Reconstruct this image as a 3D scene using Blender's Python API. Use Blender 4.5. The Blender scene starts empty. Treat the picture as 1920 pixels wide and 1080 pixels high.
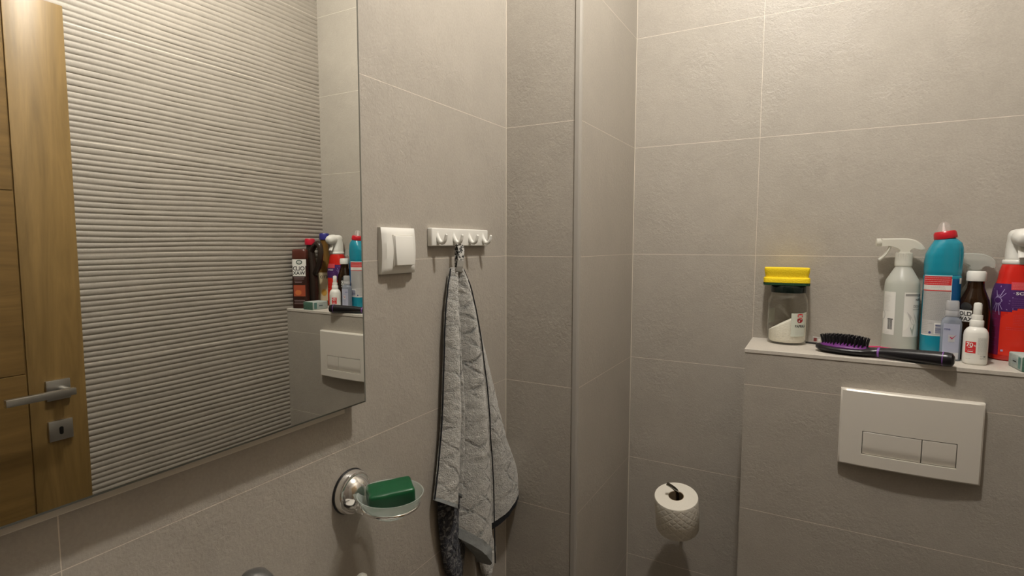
import bpy, bmesh, math, random
from mathutils import Vector, Matrix, noise
random.seed(7)
PI = math.pi
H = 1.45                      # camera height above the floor
sc = bpy.context.scene

# ------------------------------------------------------------------ camera, world, lights, exposure
F_PX = 1022.0
cam_d = bpy.data.cameras.new('camera')
cam_d.sensor_fit = 'HORIZONTAL'; cam_d.sensor_width = 36.0
cam_d.lens = 36.0 * F_PX / 1920.0
cam_d.clip_start = 0.01; cam_d.clip_end = 20
cam = bpy.data.objects.new('camera', cam_d); sc.collection.objects.link(cam)
cam.location = (0, 0, H)
yaw, pitch, roll = 0.5084, 0.0810, 0.0017
cam.rotation_euler = (Matrix.Rotation(yaw, 3, 'Z') @ Matrix.Rotation(PI/2 - pitch, 3, 'X') @ Matrix.Rotation(roll, 3, 'Z')).to_euler()
sc.camera = cam

world = bpy.data.worlds.new('world'); sc.world = world
world.use_nodes = True
world.node_tree.nodes['Background'].inputs[0].default_value = (1.0, 0.93, 0.84, 1)
world.node_tree.nodes['Background'].inputs[1].default_value = 0.02

LAMP = (-0.06, 0.78, H + 1.09)
ld = bpy.data.lights.new('ceiling_bulb_light', 'POINT')
ld.energy = 34.0; ld.color = (1.0, 0.948, 0.878); ld.shadow_soft_size = 0.035
lo = bpy.data.objects.new('ceiling_bulb_light', ld); sc.collection.objects.link(lo)
lo.location = LAMP

vs = sc.view_settings
vs.view_transform = 'Standard'; vs.look = 'None'; vs.gamma = 1.0; vs.use_curve_mapping = False
vs.exposure = 0.44
sc.cycles.max_bounces = 12; sc.cycles.transmission_bounces = 10; sc.cycles.transparent_max_bounces = 16
sc.cycles.glossy_bounces = 6; sc.cycles.sample_clamp_indirect = 4.0
sc.cycles.use_denoising = True

# ------------------------------------------------------------------ room measures (metres; z from the floor)
XL, XM, XR = -0.650, -0.622, 0.488          # left wall, mirror face, ribbed wall
YP, XP = 1.136, -0.463                      # pillar front, pillar side
YB, YC = 1.546, 1.367                       # back wall, cistern box front
XC, ZS = -0.1362, H - 0.2433                # box left side, shelf top
YN = -0.75                                  # wall behind the camera
ZC = H + 1.16                               # ceiling
Z0 = H - 0.0289                             # one grout row
ROW = 0.30

# ------------------------------------------------------------------ materials
MATS = {}
def nodes_of(name):
    m = bpy.data.materials.new(name); m.use_nodes = True
    nt = m.node_tree; return m, nt, nt.nodes['Principled BSDF']
def mat(name, col, rough=0.5, metal=0.0, spec=0.5, bump=None, trans=0.0, ior=1.45, coat=0.0, var=0.0, sheen=0.0, sss=0.0, alpha=1.0):
    if name in MATS: return MATS[name]
    m, nt, p = nodes_of(name)
    p.inputs['Base Color'].default_value = (*col, 1)
    p.inputs['Roughness'].default_value = rough
    p.inputs['Metallic'].default_value = metal
    p.inputs['Specular IOR Level'].default_value = spec
    p.inputs['Transmission Weight'].default_value = trans
    p.inputs['IOR'].default_value = ior
    p.inputs['Coat Weight'].default_value = coat
    p.inputs['Sheen Weight'].default_value = sheen
    p.inputs['Alpha'].default_value = alpha
    if sss:
        p.inputs['Subsurface Weight'].default_value = sss
        p.inputs['Subsurface Radius'].default_value = (0.006, 0.004, 0.003)
    tc = nt.nodes.new('ShaderNodeTexCoord')
    n = nt.nodes.new('ShaderNodeTexNoise'); n.inputs['Scale'].default_value = bump[0] if bump else 40
    n.inputs['Detail'].default_value = 4
    nt.links.new(tc.outputs['Object'], n.inputs['Vector'])
    if var:
        mx = nt.nodes.new('ShaderNodeMixRGB'); mx.inputs[1].default_value = (*[c*(1-var) for c in col], 1)
        mx.inputs[2].default_value = (*[min(1, c*(1+var)) for c in col], 1)
        nt.links.new(n.outputs['Fac'], mx.inputs[0]); nt.links.new(mx.outputs[0], p.inputs['Base Color'])
    if bump:
        b = nt.nodes.new('ShaderNodeBump'); b.inputs['Strength'].default_value = bump[1]
        b.inputs['Distance'].default_value = bump[2] if len(bump) > 2 else 0.001
        nt.links.new(n.outputs['Fac'], b.inputs['Height']); nt.links.new(b.outputs['Normal'], p.inputs['Normal'])
    MATS[name] = m
    return m
def veil(name, col, clear, rough=0.25, tint=(1, 1, 1), translucent=0.0):
    """cloudy clear plastic or liquid: a share of it lets light straight through"""
    if name in MATS: return MATS[name]
    m, nt, p = nodes_of(name)
    p.inputs['Base Color'].default_value = (*col, 1); p.inputs['Roughness'].default_value = rough
    tr = nt.nodes.new('ShaderNodeBsdfTransparent'); tr.inputs[0].default_value = (*tint, 1)
    mx = nt.nodes.new('ShaderNodeMixShader'); mx.inputs[0].default_value = clear
    out = nt.nodes['Material Output']
    src = p
    if translucent:
        tl = nt.nodes.new('ShaderNodeBsdfTranslucent'); tl.inputs[0].default_value = (*col, 1)
        m2 = nt.nodes.new('ShaderNodeMixShader'); m2.inputs[0].default_value = translucent
        nt.links.new(p.outputs[0], m2.inputs[1]); nt.links.new(tl.outputs[0], m2.inputs[2]); src = m2
    nt.links.new(src.outputs[0], mx.inputs[1]); nt.links.new(tr.outputs[0], mx.inputs[2])
    nt.links.new(mx.outputs[0], out.inputs['Surface'])
    MATS[name] = m
    return m

class G:
    """small helper to write math node chains"""
    def __init__(s, nt): s.nt = nt
    def m(s, op, a, b=None, c=None):
        n = s.nt.nodes.new('ShaderNodeMath'); n.operation = op
        for i, v in enumerate((a, b, c)):
            if v is None: continue
            if isinstance(v, (int, float)): n.inputs[i].default_value = v
            else: s.nt.links.new(v, n.inputs[i])
        return n.outputs[0]
    def mix(s, f, a, b):
        n = s.nt.nodes.new('ShaderNodeMixRGB')
        for i, v in enumerate((f, a, b)):
            if isinstance(v, (int, float)): n.inputs[i].default_value = v
            elif isinstance(v, tuple): n.inputs[i].default_value = (*v, 1)
            else: s.nt.links.new(v, n.inputs[i])
        return n.outputs[0]
    def noise(s, vec, scale, detail=3, rough=0.5, dist=0.0):
        n = s.nt.nodes.new('ShaderNodeTexNoise'); n.inputs['Scale'].default_value = scale
        n.inputs['Detail'].default_value = detail; n.inputs['Roughness'].default_value = rough
        n.inputs['Distortion'].default_value = dist
        s.nt.links.new(vec, n.inputs['Vector']); return n.outputs['Fac']
    def ramp(s, f, lo, hi):
        n = s.nt.nodes.new('ShaderNodeMapRange'); n.inputs['From Min'].default_value = lo
        n.inputs['From Max'].default_value = hi; s.nt.links.new(f, n.inputs['Value']); return n.outputs[0]

TILE = (0.378, 0.346, 0.299)
def tile(name, axis, joint, z0=Z0, col=TILE, relief=1.0, length=0.9, axis2=None, rough=0.42):
    m, nt, p = nodes_of(name); g = G(nt)
    tc = nt.nodes.new('ShaderNodeTexCoord'); sp = nt.nodes.new('ShaderNodeSeparateXYZ')
    nt.links.new(tc.outputs['Object'], sp.inputs[0]); vec = tc.outputs['Object']
    def line(v, off, per, w):
        a = g.m('DIVIDE', g.m('SUBTRACT', v, off), per)
        return g.m('MULTIPLY', g.m('ABSOLUTE', g.m('SUBTRACT', g.m('FRACT', g.m('ADD', a, 0.5)), 0.5)), per)
    dz = line(sp.outputs['Z'], z0, ROW, 0)
    du = line(sp.outputs[axis], joint, length, 0) if joint is not None else None
    d = g.m('MINIMUM', dz, du) if du is not None else dz
    w = g.noise(vec, 14, 2)
    grout = g.m('LESS_THAN', d, g.m('MULTIPLY_ADD', w, 0.0006, 0.00022))
    big = g.noise(vec, 5, 4, 0.6, 0.6); mid = g.noise(vec, 28, 5, 0.65, 0.4); fine = g.noise(vec, 240, 3)
    k = g.m('ADD', g.m('ADD', g.m('MULTIPLY', g.m('SUBTRACT', big, 0.5), 0.20), g.m('MULTIPLY', g.m('SUBTRACT', mid, 0.5), 0.20)), g.m('MULTIPLY', g.m('SUBTRACT', fine, 0.5), 0.24))
    k = g.m('ADD', k, 1.0)
    base = nt.nodes.new('ShaderNodeVectorMath'); base.operation = 'SCALE'; base.inputs[0].default_value = col
    nt.links.new(k, base.inputs['Scale'])
    warm = g.mix(g.m('MULTIPLY', g.ramp(g.noise(vec, 3.1, 2), 0.35, 0.7), 0.5), base.outputs[0], base.outputs[0])
    c = g.mix(grout, warm, (0.66, 0.60, 0.51))
    nt.links.new(c, p.inputs['Base Color'])
    # stone relief: shallow chipped patches and a fine grain
    patch = g.ramp(g.noise(vec, 6.5, 2), 0.42, 0.66)
    chips = g.noise(vec, 95, 4, 0.62, 0.5)
    hgt = g.m('ADD', g.m('MULTIPLY', g.m('MULTIPLY_ADD', patch, 0.85, 0.15), chips), g.m('MULTIPLY', g.noise(vec, 330, 2), 0.22))
    hgt = g.m('SUBTRACT', hgt, g.m('MULTIPLY', grout, 0.5))
    b = nt.nodes.new('ShaderNodeBump'); b.inputs['Strength'].default_value = 0.55 * relief; b.inputs['Distance'].default_value = 0.0030
    nt.links.new(hgt, b.inputs['Height']); nt.links.new(b.outputs[0], p.inputs['Normal'])
    nt.links.new(g.m('MULTIPLY_ADD', mid, 0.25, rough - 0.08), p.inputs['Roughness'])
    p.inputs['Specular IOR Level'].default_value = 0.45
    return m

def oak(name, vertical, col=(0.225, 0.138, 0.040)):
    m, nt, p = nodes_of(name); g = G(nt)
    tc = nt.nodes.new('ShaderNodeTexCoord'); mp = nt.nodes.new('ShaderNodeMapping')
    mp.inputs['Scale'].default_value = (1, 1, 0.07) if vertical else (1, 0.07, 1)
    nt.links.new(tc.outputs['Object'], mp.inputs[0]); v = mp.outputs[0]
    a = g.noise(v, 22, 4, 0.6, 1.6); b = g.noise(v, 160, 3, 0.6); c3 = g.noise(v, 6, 2)
    f = g.m('ADD', g.m('MULTIPLY', g.ramp(a, 0.3, 0.7), 0.65), g.m('MULTIPLY', b, 0.35))
    f = g.m('MULTIPLY_ADD', c3, 0.35, g.m('SUBTRACT', f, 0.17))
    dark = tuple(x*0.62 for x in col); light = (col[0]*1.28, col[1]*1.3, col[2]*1.5)
    nt.links.new(g.mix(f, dark, light), p.inputs['Base Color'])
    p.inputs['Roughness'].default_value = 0.42
    bp = nt.nodes.new('ShaderNodeBump'); bp.inputs['Strength'].default_value = 0.25; bp.inputs['Distance'].default_value = 0.0005
    nt.links.new(b, bp.inputs['Height']); nt.links.new(bp.outputs[0], p.inputs['Normal'])
    return m

M_left = tile('tile_left', 'Y', 0.2367)
M_back = tile('tile_back', 'X', -0.1376, relief=1.0)
M_pf = tile('tile_pillar', 'X', None, relief=0.85)
M_ps = tile('tile_pillar_side', 'Y', None, relief=0.6)
M_box = tile('tile_box', 'X', None, z0=H - 0.3279, relief=0.9)
M_rib = tile('tile_ribbed', 'Y', None, col=(0.345, 0.312, 0.270), relief=0.12, rough=0.5)
M_floor = mat('floor_tile', (0.30, 0.27, 0.24), 0.45, var=0.1, bump=(60, 0.2))
M_ceil = mat('ceiling_paint', (0.62, 0.60, 0.56), 0.8, var=0.02)
M_alu = mat('matt_aluminium', (0.40, 0.375, 0.335), 0.5, 0.15, bump=(300, 0.05))
M_steel = mat('satin_steel', (0.55, 0.54, 0.52), 0.32, 1.0)
M_chrome = mat('chrome', (0.82, 0.81, 0.79), 0.07, 1.0)
M_mirror = mat('mirror_glass', (0.86, 0.87, 0.84), 0.0, 1.0)
M_mback = mat('mirror_backing', (0.10, 0.095, 0.085), 0.5)
M_medge = mat('mirror_edge', (0.13, 0.13, 0.11), 0.35, 0.2)
M_white = mat('white_plastic', (0.78, 0.77, 0.72), 0.28)
M_white2 = mat('cream_plastic', (0.70, 0.68, 0.62), 0.3)
M_plate = mat('satin_flush_plate', (0.74, 0.70, 0.63), 0.34, 0.10)
M_dark = mat('dark_gap', (0.02, 0.02, 0.02), 0.6)
M_black = mat('black_rubber', (0.012, 0.012, 0.013), 0.35)
M_glassf = None

# ------------------------------------------------------------------ mesh helpers
def link(name, bm, mats, parent=None, smooth=True, recalc=True):
    if recalc: bmesh.ops.recalc_face_normals(bm, faces=bm.faces)
    me = bpy.data.meshes.new(name); bm.to_mesh(me); bm.free()
    if not isinstance(mats, (list, tuple)): mats = [mats]
    for m in mats: me.materials.append(m)
    if smooth:
        me.shade_smooth()
        try: me.set_sharp_from_angle(angle=math.radians(38))
        except Exception: pass
    o = bpy.data.objects.new(name, me); sc.collection.objects.link(o)
    if parent is not None: o.parent = parent
    return o
def struct(o): o['kind'] = 'structure'; return o
def tag(o, label, cat, group=None):
    o['label'] = label; o['category'] = cat
    if group: o['group'] = group
    return o
def thing(name, label, cat, loc=(0, 0, 0), rz=0.0, rot=None, group=None):
    o = bpy.data.objects.new(name, None); sc.collection.objects.link(o)
    o.empty_display_size = 0.02
    o.location = loc; o.rotation_euler = rot if rot else (0, 0, rz)
    return tag(o, label, cat, group)
def box(bm, x0, x1, y0, y1, z0, z1, bev=0.0, seg=2, mi=0, mtx=None):
    r = bmesh.ops.create_cube(bm, size=1.0)
    vs_ = r['verts']
    for v in vs_:
        v.co = Vector(((x0+x1)/2 + v.co.x*(x1-x0), (y0+y1)/2 + v.co.y*(y1-y0), (z0+z1)/2 + v.co.z*(z1-z0)))
    fs = set(f for v in vs_ for f in v.link_faces)
    if bev:
        es = list(set(e for v in vs_ for e in v.link_edges))
        rr = bmesh.ops.bevel(bm, geom=es, offset=bev, segments=seg, affect='EDGES', profile=0.5)
        fs = set(rr['faces']) | set(f for f in fs if f.is_valid)
        for f in list(fs):
            for v in f.verts:
                for g in v.link_faces: fs.add(g)
    allv = set(v for f in fs for v in f.verts)
    for f in fs: f.material_index = mi
    if mtx is not None:
        for v in allv: v.co = mtx @ v.co
    return list(allv)
def B(x0, x1, y0, y1, z0, z1, bev=0.0, seg=2, mtx=None):
    bm = bmesh.new(); box(bm, x0, x1, y0, y1, z0, z1, bev, seg, 0, mtx); return bm
def lathe(bm, prof, seg=40, cx=0, cy=0, mi=0, close=False):
    rings = []
    for r, z in prof:
        if r < 1e-6: rings.append([bm.verts.new((cx, cy, z))])
        else: rings.append([bm.verts.new((cx + r*math.cos(2*PI*i/seg), cy + r*math.sin(2*PI*i/seg), z)) for i in range(seg)])
    pairs = list(zip(rings, rings[1:]))
    if close: pairs.append((rings[-1], rings[0]))
    for a, b in pairs:
        for i in range(seg):
            j = (i+1) % seg
            if len(a) == 1 and len(b) == 1: continue
            if len(a) == 1: f = bm.faces.new((a[0], b[i], b[j]))
            elif len(b) == 1: f = bm.faces.new((a[i], a[j], b[0]))
            else: f = bm.faces.new((a[i], a[j], b[j], b[i]))
            f.material_index = mi
    return [v for r in rings for v in r]
def L_(prof, seg=40, cx=0, cy=0):
    bm = bmesh.new(); lathe(bm, prof, seg, cx, cy); return bm
def tube(bm, pts, rad, seg=12, mi=0, flat=None):
    """swept round (or flattened) bar through pts; rad a number or one per point"""
    pts = [Vector(p) for p in pts]; n = len(pts)
    if not isinstance(rad, (list, tuple)): rad = [rad]*n
    rings = []; up = None
    for i, p in enumerate(pts):
        t = (pts[min(i+1, n-1)] - pts[max(i-1, 0)]).normalized()
        if up is None:
            a = Vector((0, 0, 1)) if abs(t.z) < 0.9 else Vector((1, 0, 0))
            if flat is not None: a = Vector(flat)
            up = (a - t*a.dot(t)).normalized()
        else: up = (up - t*up.dot(t)).normalized()
        s = t.cross(up)
        k = 1.0 if flat is None else 0.35
        rings.append([bm.verts.new(p + up*math.cos(2*PI*j/seg)*rad[i]*k + s*math.sin(2*PI*j/seg)*rad[i]) for j in range(seg)])
    for a, b in zip(rings, rings[1:]):
        for j in range(seg):
            f = bm.faces.new((a[j], a[(j+1) % seg], b[(j+1) % seg], b[j])); f.material_index = mi
    f = bm.faces.new(rings[0][::-1]); f.material_index = mi
    f = bm.faces.new(rings[-1]); f.material_index = mi
    return [v for r in rings for v in r]
def smooth_path(pts, n=6):
    pts = [Vector(p) for p in pts]; out = []
    for i in range(len(pts)-1):
        p0 = pts[max(i-1, 0)]; p1 = pts[i]; p2 = pts[i+1]; p3 = pts[min(i+2, len(pts)-1)]
        for k in range(n):
            t = k/n
            out.append(0.5*((2*p1) + (p2-p0)*t + (2*p0-5*p1+4*p2-p3)*t*t + (3*p1-p0-3*p2+p3)*t**3))
    out.append(pts[-1]); return out
def prism(bm, outline, half, mi=0, taper=None):
    """outline in (x, z), thickness +-half along y, chamfered edges via inner rows"""
    n = len(outline)
    cx = sum(p[0] for p in outline)/n; cz = sum(p[1] for p in outline)/n
    rows = []
    for y, s in ((-half, 0.86), (-half*0.8, 0.96), (-half*0.45, 1.0), (half*0.45, 1.0), (half*0.8, 0.96), (half, 0.86)):
        rows.append([bm.verts.new((cx+(x-cx)*s, y, cz+(z-cz)*s)) for x, z in outline])
    for a, b in zip(rows, rows[1:]):
        for i in range(n):
            f = bm.faces.new((a[i], a[(i+1) % n], b[(i+1) % n], b[i])); f.material_index = mi
    for r in (rows[0], rows[-1]):
        f = bm.faces.new(r); f.material_index = mi
    return [v for r in rows for v in r]
def xform(vs_, m):
    for v in vs_: v.co = m @ v.co

class Body:
    """upright container: cross sections (z, rx, ry, power, ox, oy), smooth in between"""
    def __init__(s, secs, seg=64, sub=5, inset=0.0):
        secs = [tuple(q) + (0.0,)*(6-len(q)) for q in secs]
        s.seg = seg; out = []
        for a, b in zip(secs, secs[1:]):
            for k in range(sub):
                t = k/sub; out.append(tuple(p + (q-p)*t for p, q in zip(a, b)))
        out.append(secs[-1]); s.rows = out; s.inset = inset
    def at(s, z):
        r = s.rows
        if z <= r[0][0]: return r[0]
        for a, b in zip(r, r[1:]):
            if b[0] >= z and b[0] > a[0]:
                t = (z-a[0])/(b[0]-a[0]); return tuple(p + (q-p)*t for p, q in zip(a, b))
        return r[-1]
    def pt(s, row, a, off=0.0):
        z, rx, ry, n, ox, oy = row; rx += off - s.inset; ry += off - s.inset
        sn, cs = math.sin(a), math.cos(a); e = 2.0/n
        return Vector((ox + rx*math.copysign(abs(sn)**e, sn), oy - ry*math.copysign(abs(cs)**e, cs), z))
    def bm(s, cap=True):
        bm = bmesh.new(); rings = []
        for row in s.rows: rings.append([bm.verts.new(s.pt(row, 2*PI*i/s.seg)) for i in range(s.seg)])
        for a, b in zip(rings, rings[1:]):
            for i in range(s.seg): bm.faces.new((a[i], a[(i+1) % s.seg], b[(i+1) % s.seg], b[i]))
        if cap: bm.faces.new(rings[0]); bm.faces.new(rings[-1])
        return bm
    def surf(s, u, z, off):
        row = s.at(z); key = round(z, 3)
        if not hasattr(s, 'tab'): s.tab = {}
        if key not in s.tab:
            L = []; acc = 0; prev = s.pt(row, 0)
            for i in range(0, 201):
                a = PI*i/200; p = s.pt(row, a); acc += (p-prev).length; prev = p; L.append(acc)
            s.tab[key] = L
        L = s.tab[key]; au = abs(u); i = 0
        while i < 199 and L[i+1] < au: i += 1
        t = (au-L[i])/max(1e-9, L[i+1]-L[i]); a = PI*(i+min(1, t))/200
        return s.pt(row, math.copysign(a, u) if u else 0.0, off)

_tc = {}
def text_geo(txt, size, bold=0.0):
    k = (txt, round(size, 5), bold)
    if k in _tc: return _tc[k]
    cu = bpy.data.curves.new('lettering', 'FONT'); cu.body = txt; cu.size = size; cu.align_x = 'CENTER'; cu.align_y = 'CENTER'
    cu.resolution_u = 3; cu.offset = bold*size
    ob = bpy.data.objects.new('lettering', cu); sc.collection.objects.link(ob)
    dg = bpy.context.evaluated_depsgraph_get(); me = bpy.data.meshes.new_from_object(ob.evaluated_get(dg))
    g = ([v.co.copy() for v in me.vertices], [tuple(p.vertices) for p in me.polygons])
    bpy.data.objects.remove(ob); bpy.data.curves.remove(cu); bpy.data.meshes.remove(me)
    _tc[k] = g; return g
def label(name, surf, items, mats, parent, lift=0.00025, title=None):
    """items are laid on surf(u, z, offset): rect, text, ellipse, polygon, each with a material index and a layer"""
    bm = bmesh.new()
    for it in items:
        k = it[0]
        if k == 'r':
            _, u0, v0, u1, v1, mi, ly = it
            nu = max(1, int(abs(u1-u0)/0.002)); nv = max(1, min(14, int(abs(v1-v0)/0.006)))
            gr = [[bm.verts.new(surf(u0+(u1-u0)*i/nu, v0+(v1-v0)*j/nv, lift*ly)) for i in range(nu+1)] for j in range(nv+1)]
            for j in range(nv):
                for i in range(nu):
                    f = bm.faces.new((gr[j][i], gr[j][i+1], gr[j+1][i+1], gr[j+1][i])); f.material_index = mi
        elif k == 't':
            _, txt, u, v, size, mi, ly = it[:7]; sx = it[7] if len(it) > 7 else 1.0
            co, fa = text_geo(txt, size, 0.02)
            vv = [bm.verts.new(surf(u+c.x*sx, v+c.y, lift*ly)) for c in co]
            for q in fa:
                try: f = bm.faces.new([vv[i] for i in q]); f.material_index = mi
                except ValueError: pass
        elif k == 'e':
            _, u, v, ru, rv, mi, ly = it; c0 = bm.verts.new(surf(u, v, lift*ly))
            prev = None
            for k_ in (.25, .5, .75, 1.0):
                rg = [bm.verts.new(surf(u+k_*ru*math.cos(2*PI*i/28), v+k_*rv*math.sin(2*PI*i/28), lift*ly)) for i in range(28)]
                for i in range(28):
                    f = bm.faces.new((c0, rg[i], rg[(i+1) % 28]) if prev is None else (prev[i], rg[i], rg[(i+1) % 28], prev[(i+1) % 28])); f.material_index = mi
                prev = rg
        elif k == 'p':
            _, pts, mi, ly = it
            f = bm.faces.new([bm.verts.new(surf(u, v, lift*ly)) for u, v in pts]); f.material_index = mi
    o = link(name, bm, mats, parent, smooth=False, recalc=False)
    if title: o['label'] = title
    return o
def lines(u0, u1, z0, z1, n, mi, ly, th=0.0007, ragged=0.25, seed=1):
    """rows of unreadably small print"""
    r = random.Random(seed); out = []
    for i in range(n):
        z = z1 + (z0-z1)*(i+0.5)/n; u = u0
        end = u1 - (u1-u0)*ragged*r.random()
        while u < end:
            w = r.uniform(0.0012, 0.004); out.append(('r', u, z-th/2, min(u+w, end), z+th/2, mi, ly)); u += w + 0.0007
    return out
def bars(u0, u1, z0, z1, n, mi, ly, seed=3, horiz=False):
    r = random.Random(seed); out = []
    for i in range(n):
        a = i/n; w = r.uniform(0.35, 0.8)/n
        if horiz: out.append(('r', u0, z0+(z1-z0)*a, u1, z0+(z1-z0)*(a+w), mi, ly))
        else: out.append(('r', u0+(u1-u0)*a, z0, u0+(u1-u0)*(a+w), z1, mi, ly))
    return out

# ------------------------------------------------------------------ room shell
T = 0.08
struct(link('floor', B(XL-T, XR+T, YN-T, YB+T, -0.05, 0), M_floor, smooth=False))
struct(link('ceiling', B(XL-T, XR+T, YN-T, YB+T, ZC, ZC+0.05), M_ceil, smooth=False))
struct(link('wall_left', B(XL-T, XL, YN-T, YB+T, 0, ZC), M_left, smooth=False))
struct(link('wall_back', B(XL, XR, YB, YB+T, 0, ZC), M_back, smooth=False))
struct(link('wall_front', B(XL, XR, YN-T, YN, 0, ZC), mat('hall_brown', (0.12, 0.09, 0.065), 0.6), smooth=False))
bm = bmesh.new(); box(bm, XL, XP, YP, YB, 0, ZC)
bmesh.ops.recalc_face_normals(bm, faces=bm.faces)
for f in bm.faces: f.material_index = 1 if abs(f.normal.x) > 0.9 else 0
struct(link('wall_pillar', bm, [M_pf, M_ps], smooth=False))
# aluminium profile on the pillar's outer edge
bm = bmesh.new()
prof = [(XP-0.011, YP-0.0035), (XP-0.002, YP-0.0035), (XP+0.0022, YP-0.0018), (XP+0.0035, YP+0.002), (XP+0.0035, YP+0.0035), (XP-0.011, YP+0.0035)]
lo_ = [bm.verts.new((x, y, 0)) for x, y in prof]; hi_ = [bm.verts.new((x, y, ZC)) for x, y in prof]
for i in range(len(prof)): bm.faces.new((lo_[i], lo_[(i+1) % 6], hi_[(i+1) % 6], hi_[i]))
bm.faces.new(lo_); bm.faces.new(hi_)
struct(link('trim_1', bm, M_alu, smooth=False))
# tiled cistern box with its ledge top
bm = bmesh.new(); box(bm, XC, XR, YC, YB, 0, ZS-0.009)
struct(link('wall_cistern', bm, M_box, smooth=False))
M_ledge = tile('tile_ledge', 'X', None, z0=H-0.3279+0.1, relief=0.35, col=(0.56, 0.52, 0.46))
struct(link('trim_2', B(XC-0.0015, XR, YC-0.0015, YB, ZS-0.009, ZS, 0.0008, 1), M_ledge, smooth=False))
# thin pale silicone/grout beads in the inner corners
M_grout = mat('pale_grout', (0.60, 0.55, 0.47), 0.6)
bm = bmesh.new()
for x, y in ((XL+0.0007, YP-0.0007), (XP+0.0007, YB-0.0007)): box(bm, x-0.0007, x+0.0007, y-0.0007, y+0.0007, 0, ZC)
struct(link('trim_3', bm, M_grout, smooth=False))

# ribbed tile wall on the right
def rib(y, z):
    w = noise.noise(Vector((y*2.2, z*5.0, 3.1)))*0.0080 + noise.noise(Vector((y*3.2, z*22.0, 7.7)))*0.0036
    ph = (z + w)/0.0158
    a = abs(math.sin(PI*ph))
    h = 0.0040*a**0.48*(0.88 + 0.22*noise.noise(Vector((y*2, z*40, 1.3))))
    dz = abs(((z - Z0)/ROW + 0.5) % 1.0 - 0.5)*ROW
    if dz < 0.004: h = max(h, 0.0020*(1-dz/0.004) + h*dz/0.004)
    return h
ys = [YN + (YB-YN)*i/90 for i in range(91)]
nz = 1560; zs = [ZC*i/nz for i in range(nz+1)]
co = []; 
for z in zs:
    for y in ys: co.append((XR - rib(y, z), y, z))
W_ = len(ys); fc = []
for j in range(nz):
    for i in range(W_-1): fc.append((j*W_+i, (j+1)*W_+i, (j+1)*W_+i+1, j*W_+i+1))
# slab behind the relief
n0 = len(co)
co += [(XR+T, YN-T, 0), (XR+T, YB+T, 0), (XR+T, YB+T, ZC), (XR+T, YN-T, ZC), (XR+0.002, YN-T, 0), (XR+0.002, YB+T, 0), (XR+0.002, YB+T, ZC), (XR+0.002, YN-T, ZC)]
for q in ((0, 1, 2, 3), (7, 6, 5, 4), (0, 4, 5, 1), (1, 5, 6, 2), (2, 6, 7, 3), (3, 7, 4, 0)): fc.append(tuple(n0+k for k in q))
me = bpy.data.meshes.new('wall_right'); me.from_pydata(co, [], fc); me.materials.append(M_rib); me.shade_smooth(); me.set_sharp_from_angle(angle=math.radians(60))
wr = bpy.data.objects.new('wall_right', me); sc.collection.objects.link(wr); struct(wr)

# ------------------------------------------------------------------ door on the right wall (seen in the mirror)
XD = XR - 0.0335; DY1, DYJ, DY0 = 0.699, 0.576, -0.12
M_oakv = oak('oak_vertical', True); M_oakh = oak('oak_horizontal', False, (0.192, 0.112, 0.030))
bm = bmesh.new(); box(bm, XD+0.004, XR-0.0032, DY0, DY1, 0.01, 2.05)
door = struct(link('door_1', bm, M_oakh, smooth=False))
for a, b in ((DYJ+0.0015, DY1), (DY0, DY0+0.12)):
    link('stile', B(XD, XD+0.006, a, b, 0.01, 2.05, 0.0012, 2), M_oakv, door)
zz = [0.012, 0.35, 0.735, H-0.3245, H+0.126, H+0.60]
for i in range(len(zz)-1):
    link('panel', B(XD+0.0005, XD+0.006, DY0+0.122, DYJ-0.0015, zz[i]+0.0008, zz[i+1]-0.0008, 0.0008, 1), M_oakh, door)
hy, hz = 0.636, H-0.377
hd = link('handle', B(XD-0.008, XD, hy-0.026, hy+0.026, hz-0.026, hz+0.026, 0.0015, 2), M_steel, door)
bm = bmesh.new()
tube(bm, [(XD-0.006, hy+0.006, hz), (XD-0.05, hy+0.006, hz)], 0.010, 20)
box(bm, XD-0.060, XD-0.046, hy-0.122, hy+0.018, hz-0.009, hz+0.009, 0.002, 2)
link('lever', bm, M_steel, hd)
es = link('keyhole_plate', B(XD-0.008, XD, hy-0.026, hy+0.026, hz-0.132, hz-0.080, 0.0015, 2), M_steel, door)
bm = bmesh.new()
ol = [(hy+0.0045*math.cos(a), hz-0.101+0.0045*math.sin(a)) for a in [PI*i/8 for i in range(9)]] + [(hy-0.0045+0.0, hz-0.113)] + [(hy-0.0042*math.cos(a), hz-0.113-0.0042*math.sin(a)) for a in [PI*i/6 for i in range(7)]]
lo_ = [bm.verts.new((XD-0.0085, y, z)) for y, z in ol]; bm.faces.new(lo_)
hi_ = [bm.verts.new((XD-0.004, y, z)) for y, z in ol]
for i in range(len(ol)): bm.faces.new((lo_[i], lo_[(i+1) % len(ol)], hi_[(i+1) % len(ol)], hi_[i]))
link('keyhole', bm, M_black, es, smooth=False)

# ------------------------------------------------------------------ wall mirror
mir = thing('wall_mirror', 'large frameless wall mirror reflecting the ribbed tile wall and oak door', 'mirror', (XL, 0.28, H-0.251))
MB_ = H-0.251; my0, my1 = -0.28, 0.6370; mzt = 1.02-0.03+0.251
def loc(bm, o):
    for v in bm.verts: v.co -= Vector(o)
    return bm
bm = bmesh.new()
a_ = 0.0018
P0 = [(XM-0.0035, -0.28), (XM-0.0035, 0.632)]
def quad(bm, pts, mi): f = bm.faces.new([bm.verts.new(p) for p in pts]); f.material_index = mi; return f
zt_ = H+0.98; zb_ = H-0.254
ar_ = 0.0050; ab_ = 0.0030
quad(bm, [(XM, my0+a_, zb_+ab_), (XM, my1-ar_, zb_+ab_), (XM, my1-ar_, zt_-a_), (XM, my0+a_, zt_-a_)], 0)
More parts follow.
